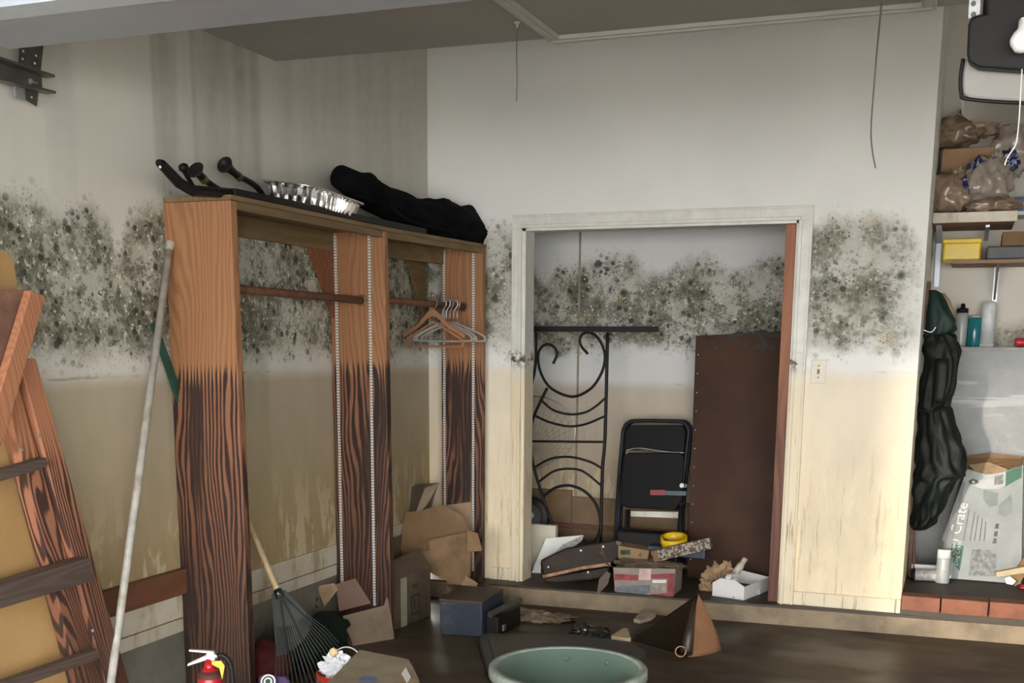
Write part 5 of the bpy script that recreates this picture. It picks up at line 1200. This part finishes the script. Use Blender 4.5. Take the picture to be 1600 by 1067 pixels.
up_ = (cr(1507, 795)-cr(1494, 845)); rt_ = (cr(1494, 845)-cr(1520, 848))
lettering('lettering', 'i Crate', cr(1497, 847), up_, rt_, .078, M_gl, t, .002)
up2 = cr(1500, 855)-cr(1493, 898)
lettering('lettering', 'Dog Crate', cr(1496, 884), up2, rt_, .032, M_gl, t, .003); lettering('lettering', 'Double Door', cr(1486, 897), up2, rt_, .032, M_gl, t, .003)
# spray cans
c = onZ(1472, 910, .197); r = .036
t = thing('spray_can', 'white spray can standing upright on the alcove floor', 'spray can', (c.x, c.y, .197))
h = zat(1472, 858, c)-.197
mk('can', lathe(B(), [(0, 0), (r*.96, 0), (r, .006), (r, h*.72), (r*.9, h*.76), (0, h*.76)], (c.x, c.y, .197), seg=24), plain('grey_white_can', (.38, .39, .40), .35, var=.12, sc=20), t, smooth=True)
mk('cap', lathe(B(), [(r*.97, h*.74), (r*1.0, h*.74), (r*.98, h*.98), (r*.9, h), (0, h)], (c.x, c.y, .197), seg=24), M_cw, t, smooth=True)
a = onZ(1418, 908, .197); a.x = max(a.x, XR+.035)
t = thing('spray_can', 'white spray can with red band lying on its side by the wall', 'spray can', (a.x+.08, a.y, .197))
ax = Vector((1, .12, 0)); ca = Vector((a.x, a.y+.04, .197+.033))
mk('can', lathe(B(), [(0, .0), (.028, 0), (.033, .012), (.033, .15), (.028, .16), (0, .16)], ca, ax, 24), plain('speckled_white_can', (.42, .40, .39), .4, var=.3, sc=60), t, smooth=True)
mk('red_band', lathe(B(), [(.0332, .135), (.0338, .135), (.0338, .15), (.0332, .15)], ca, ax, 24), M_red, t); mk('dark_base', lathe(B(), [(0, -.006), (.03, -.006), (.034, .003), (.034, .012), (.03, .012)], ca, ax, 24), M_black, t, smooth=True)
mk('nozzle', lathe(B(), [(.012, .16), (.012, .2), (0, .2)], ca, ax, 12), M_cw, t)
a, b = onY(1424, 884, 6.72), onY(1462, 890, 6.70); tag(mk('white_strip', bx((max(a.x, XR+.01), 6.72, .2), (b.x+.05, 6.75, .27)), M_cw, base=(a.x, 6.72, .2), bevel=.003), 'white plastic strip standing behind the lying spray can', 'strip')
# wood scraps at right edge
def wsc(pts, Y, th, lab, m):
    q = [onY(x, y, Y) for x, y in pts]; return tag(mk('wood_scrap', prism(B(), q, (0, th, 0)), m, base=(q[0].x, Y, .197), bevel=.002), lab, 'wood scrap')
M_pw = plain('pale_wood', (.62, .5, .32), .7)
wsc([(1556, 894), (1640, 878), (1640, 890), (1557, 902)], 6.52, .04, 'pale wooden strip pointing in at the right edge of the alcove', M_pw)
wsc([(1580, 900), (1594, 880), (1602, 866), (1606, 890), (1594, 912), (1585, 916)], 6.58, .03, 'broken brown wood piece under the pale strip', M_card)
wsc([(1570, 903), (1578, 900), (1588, 908), (1582, 914), (1572, 912)], 6.54, .03, 'small whitish wood chip under the pale strip', M_trim)
c = onZ(1597, 919, .2); tag(mk('red_scrap', blob((c.x+.02, c.y, .208), (.035, .02, .014), .3, 3, 3, 4), M_red, base=(c.x, c.y, .2)), 'small red plastic scrap at the right edge of the brick sill', 'scrap')
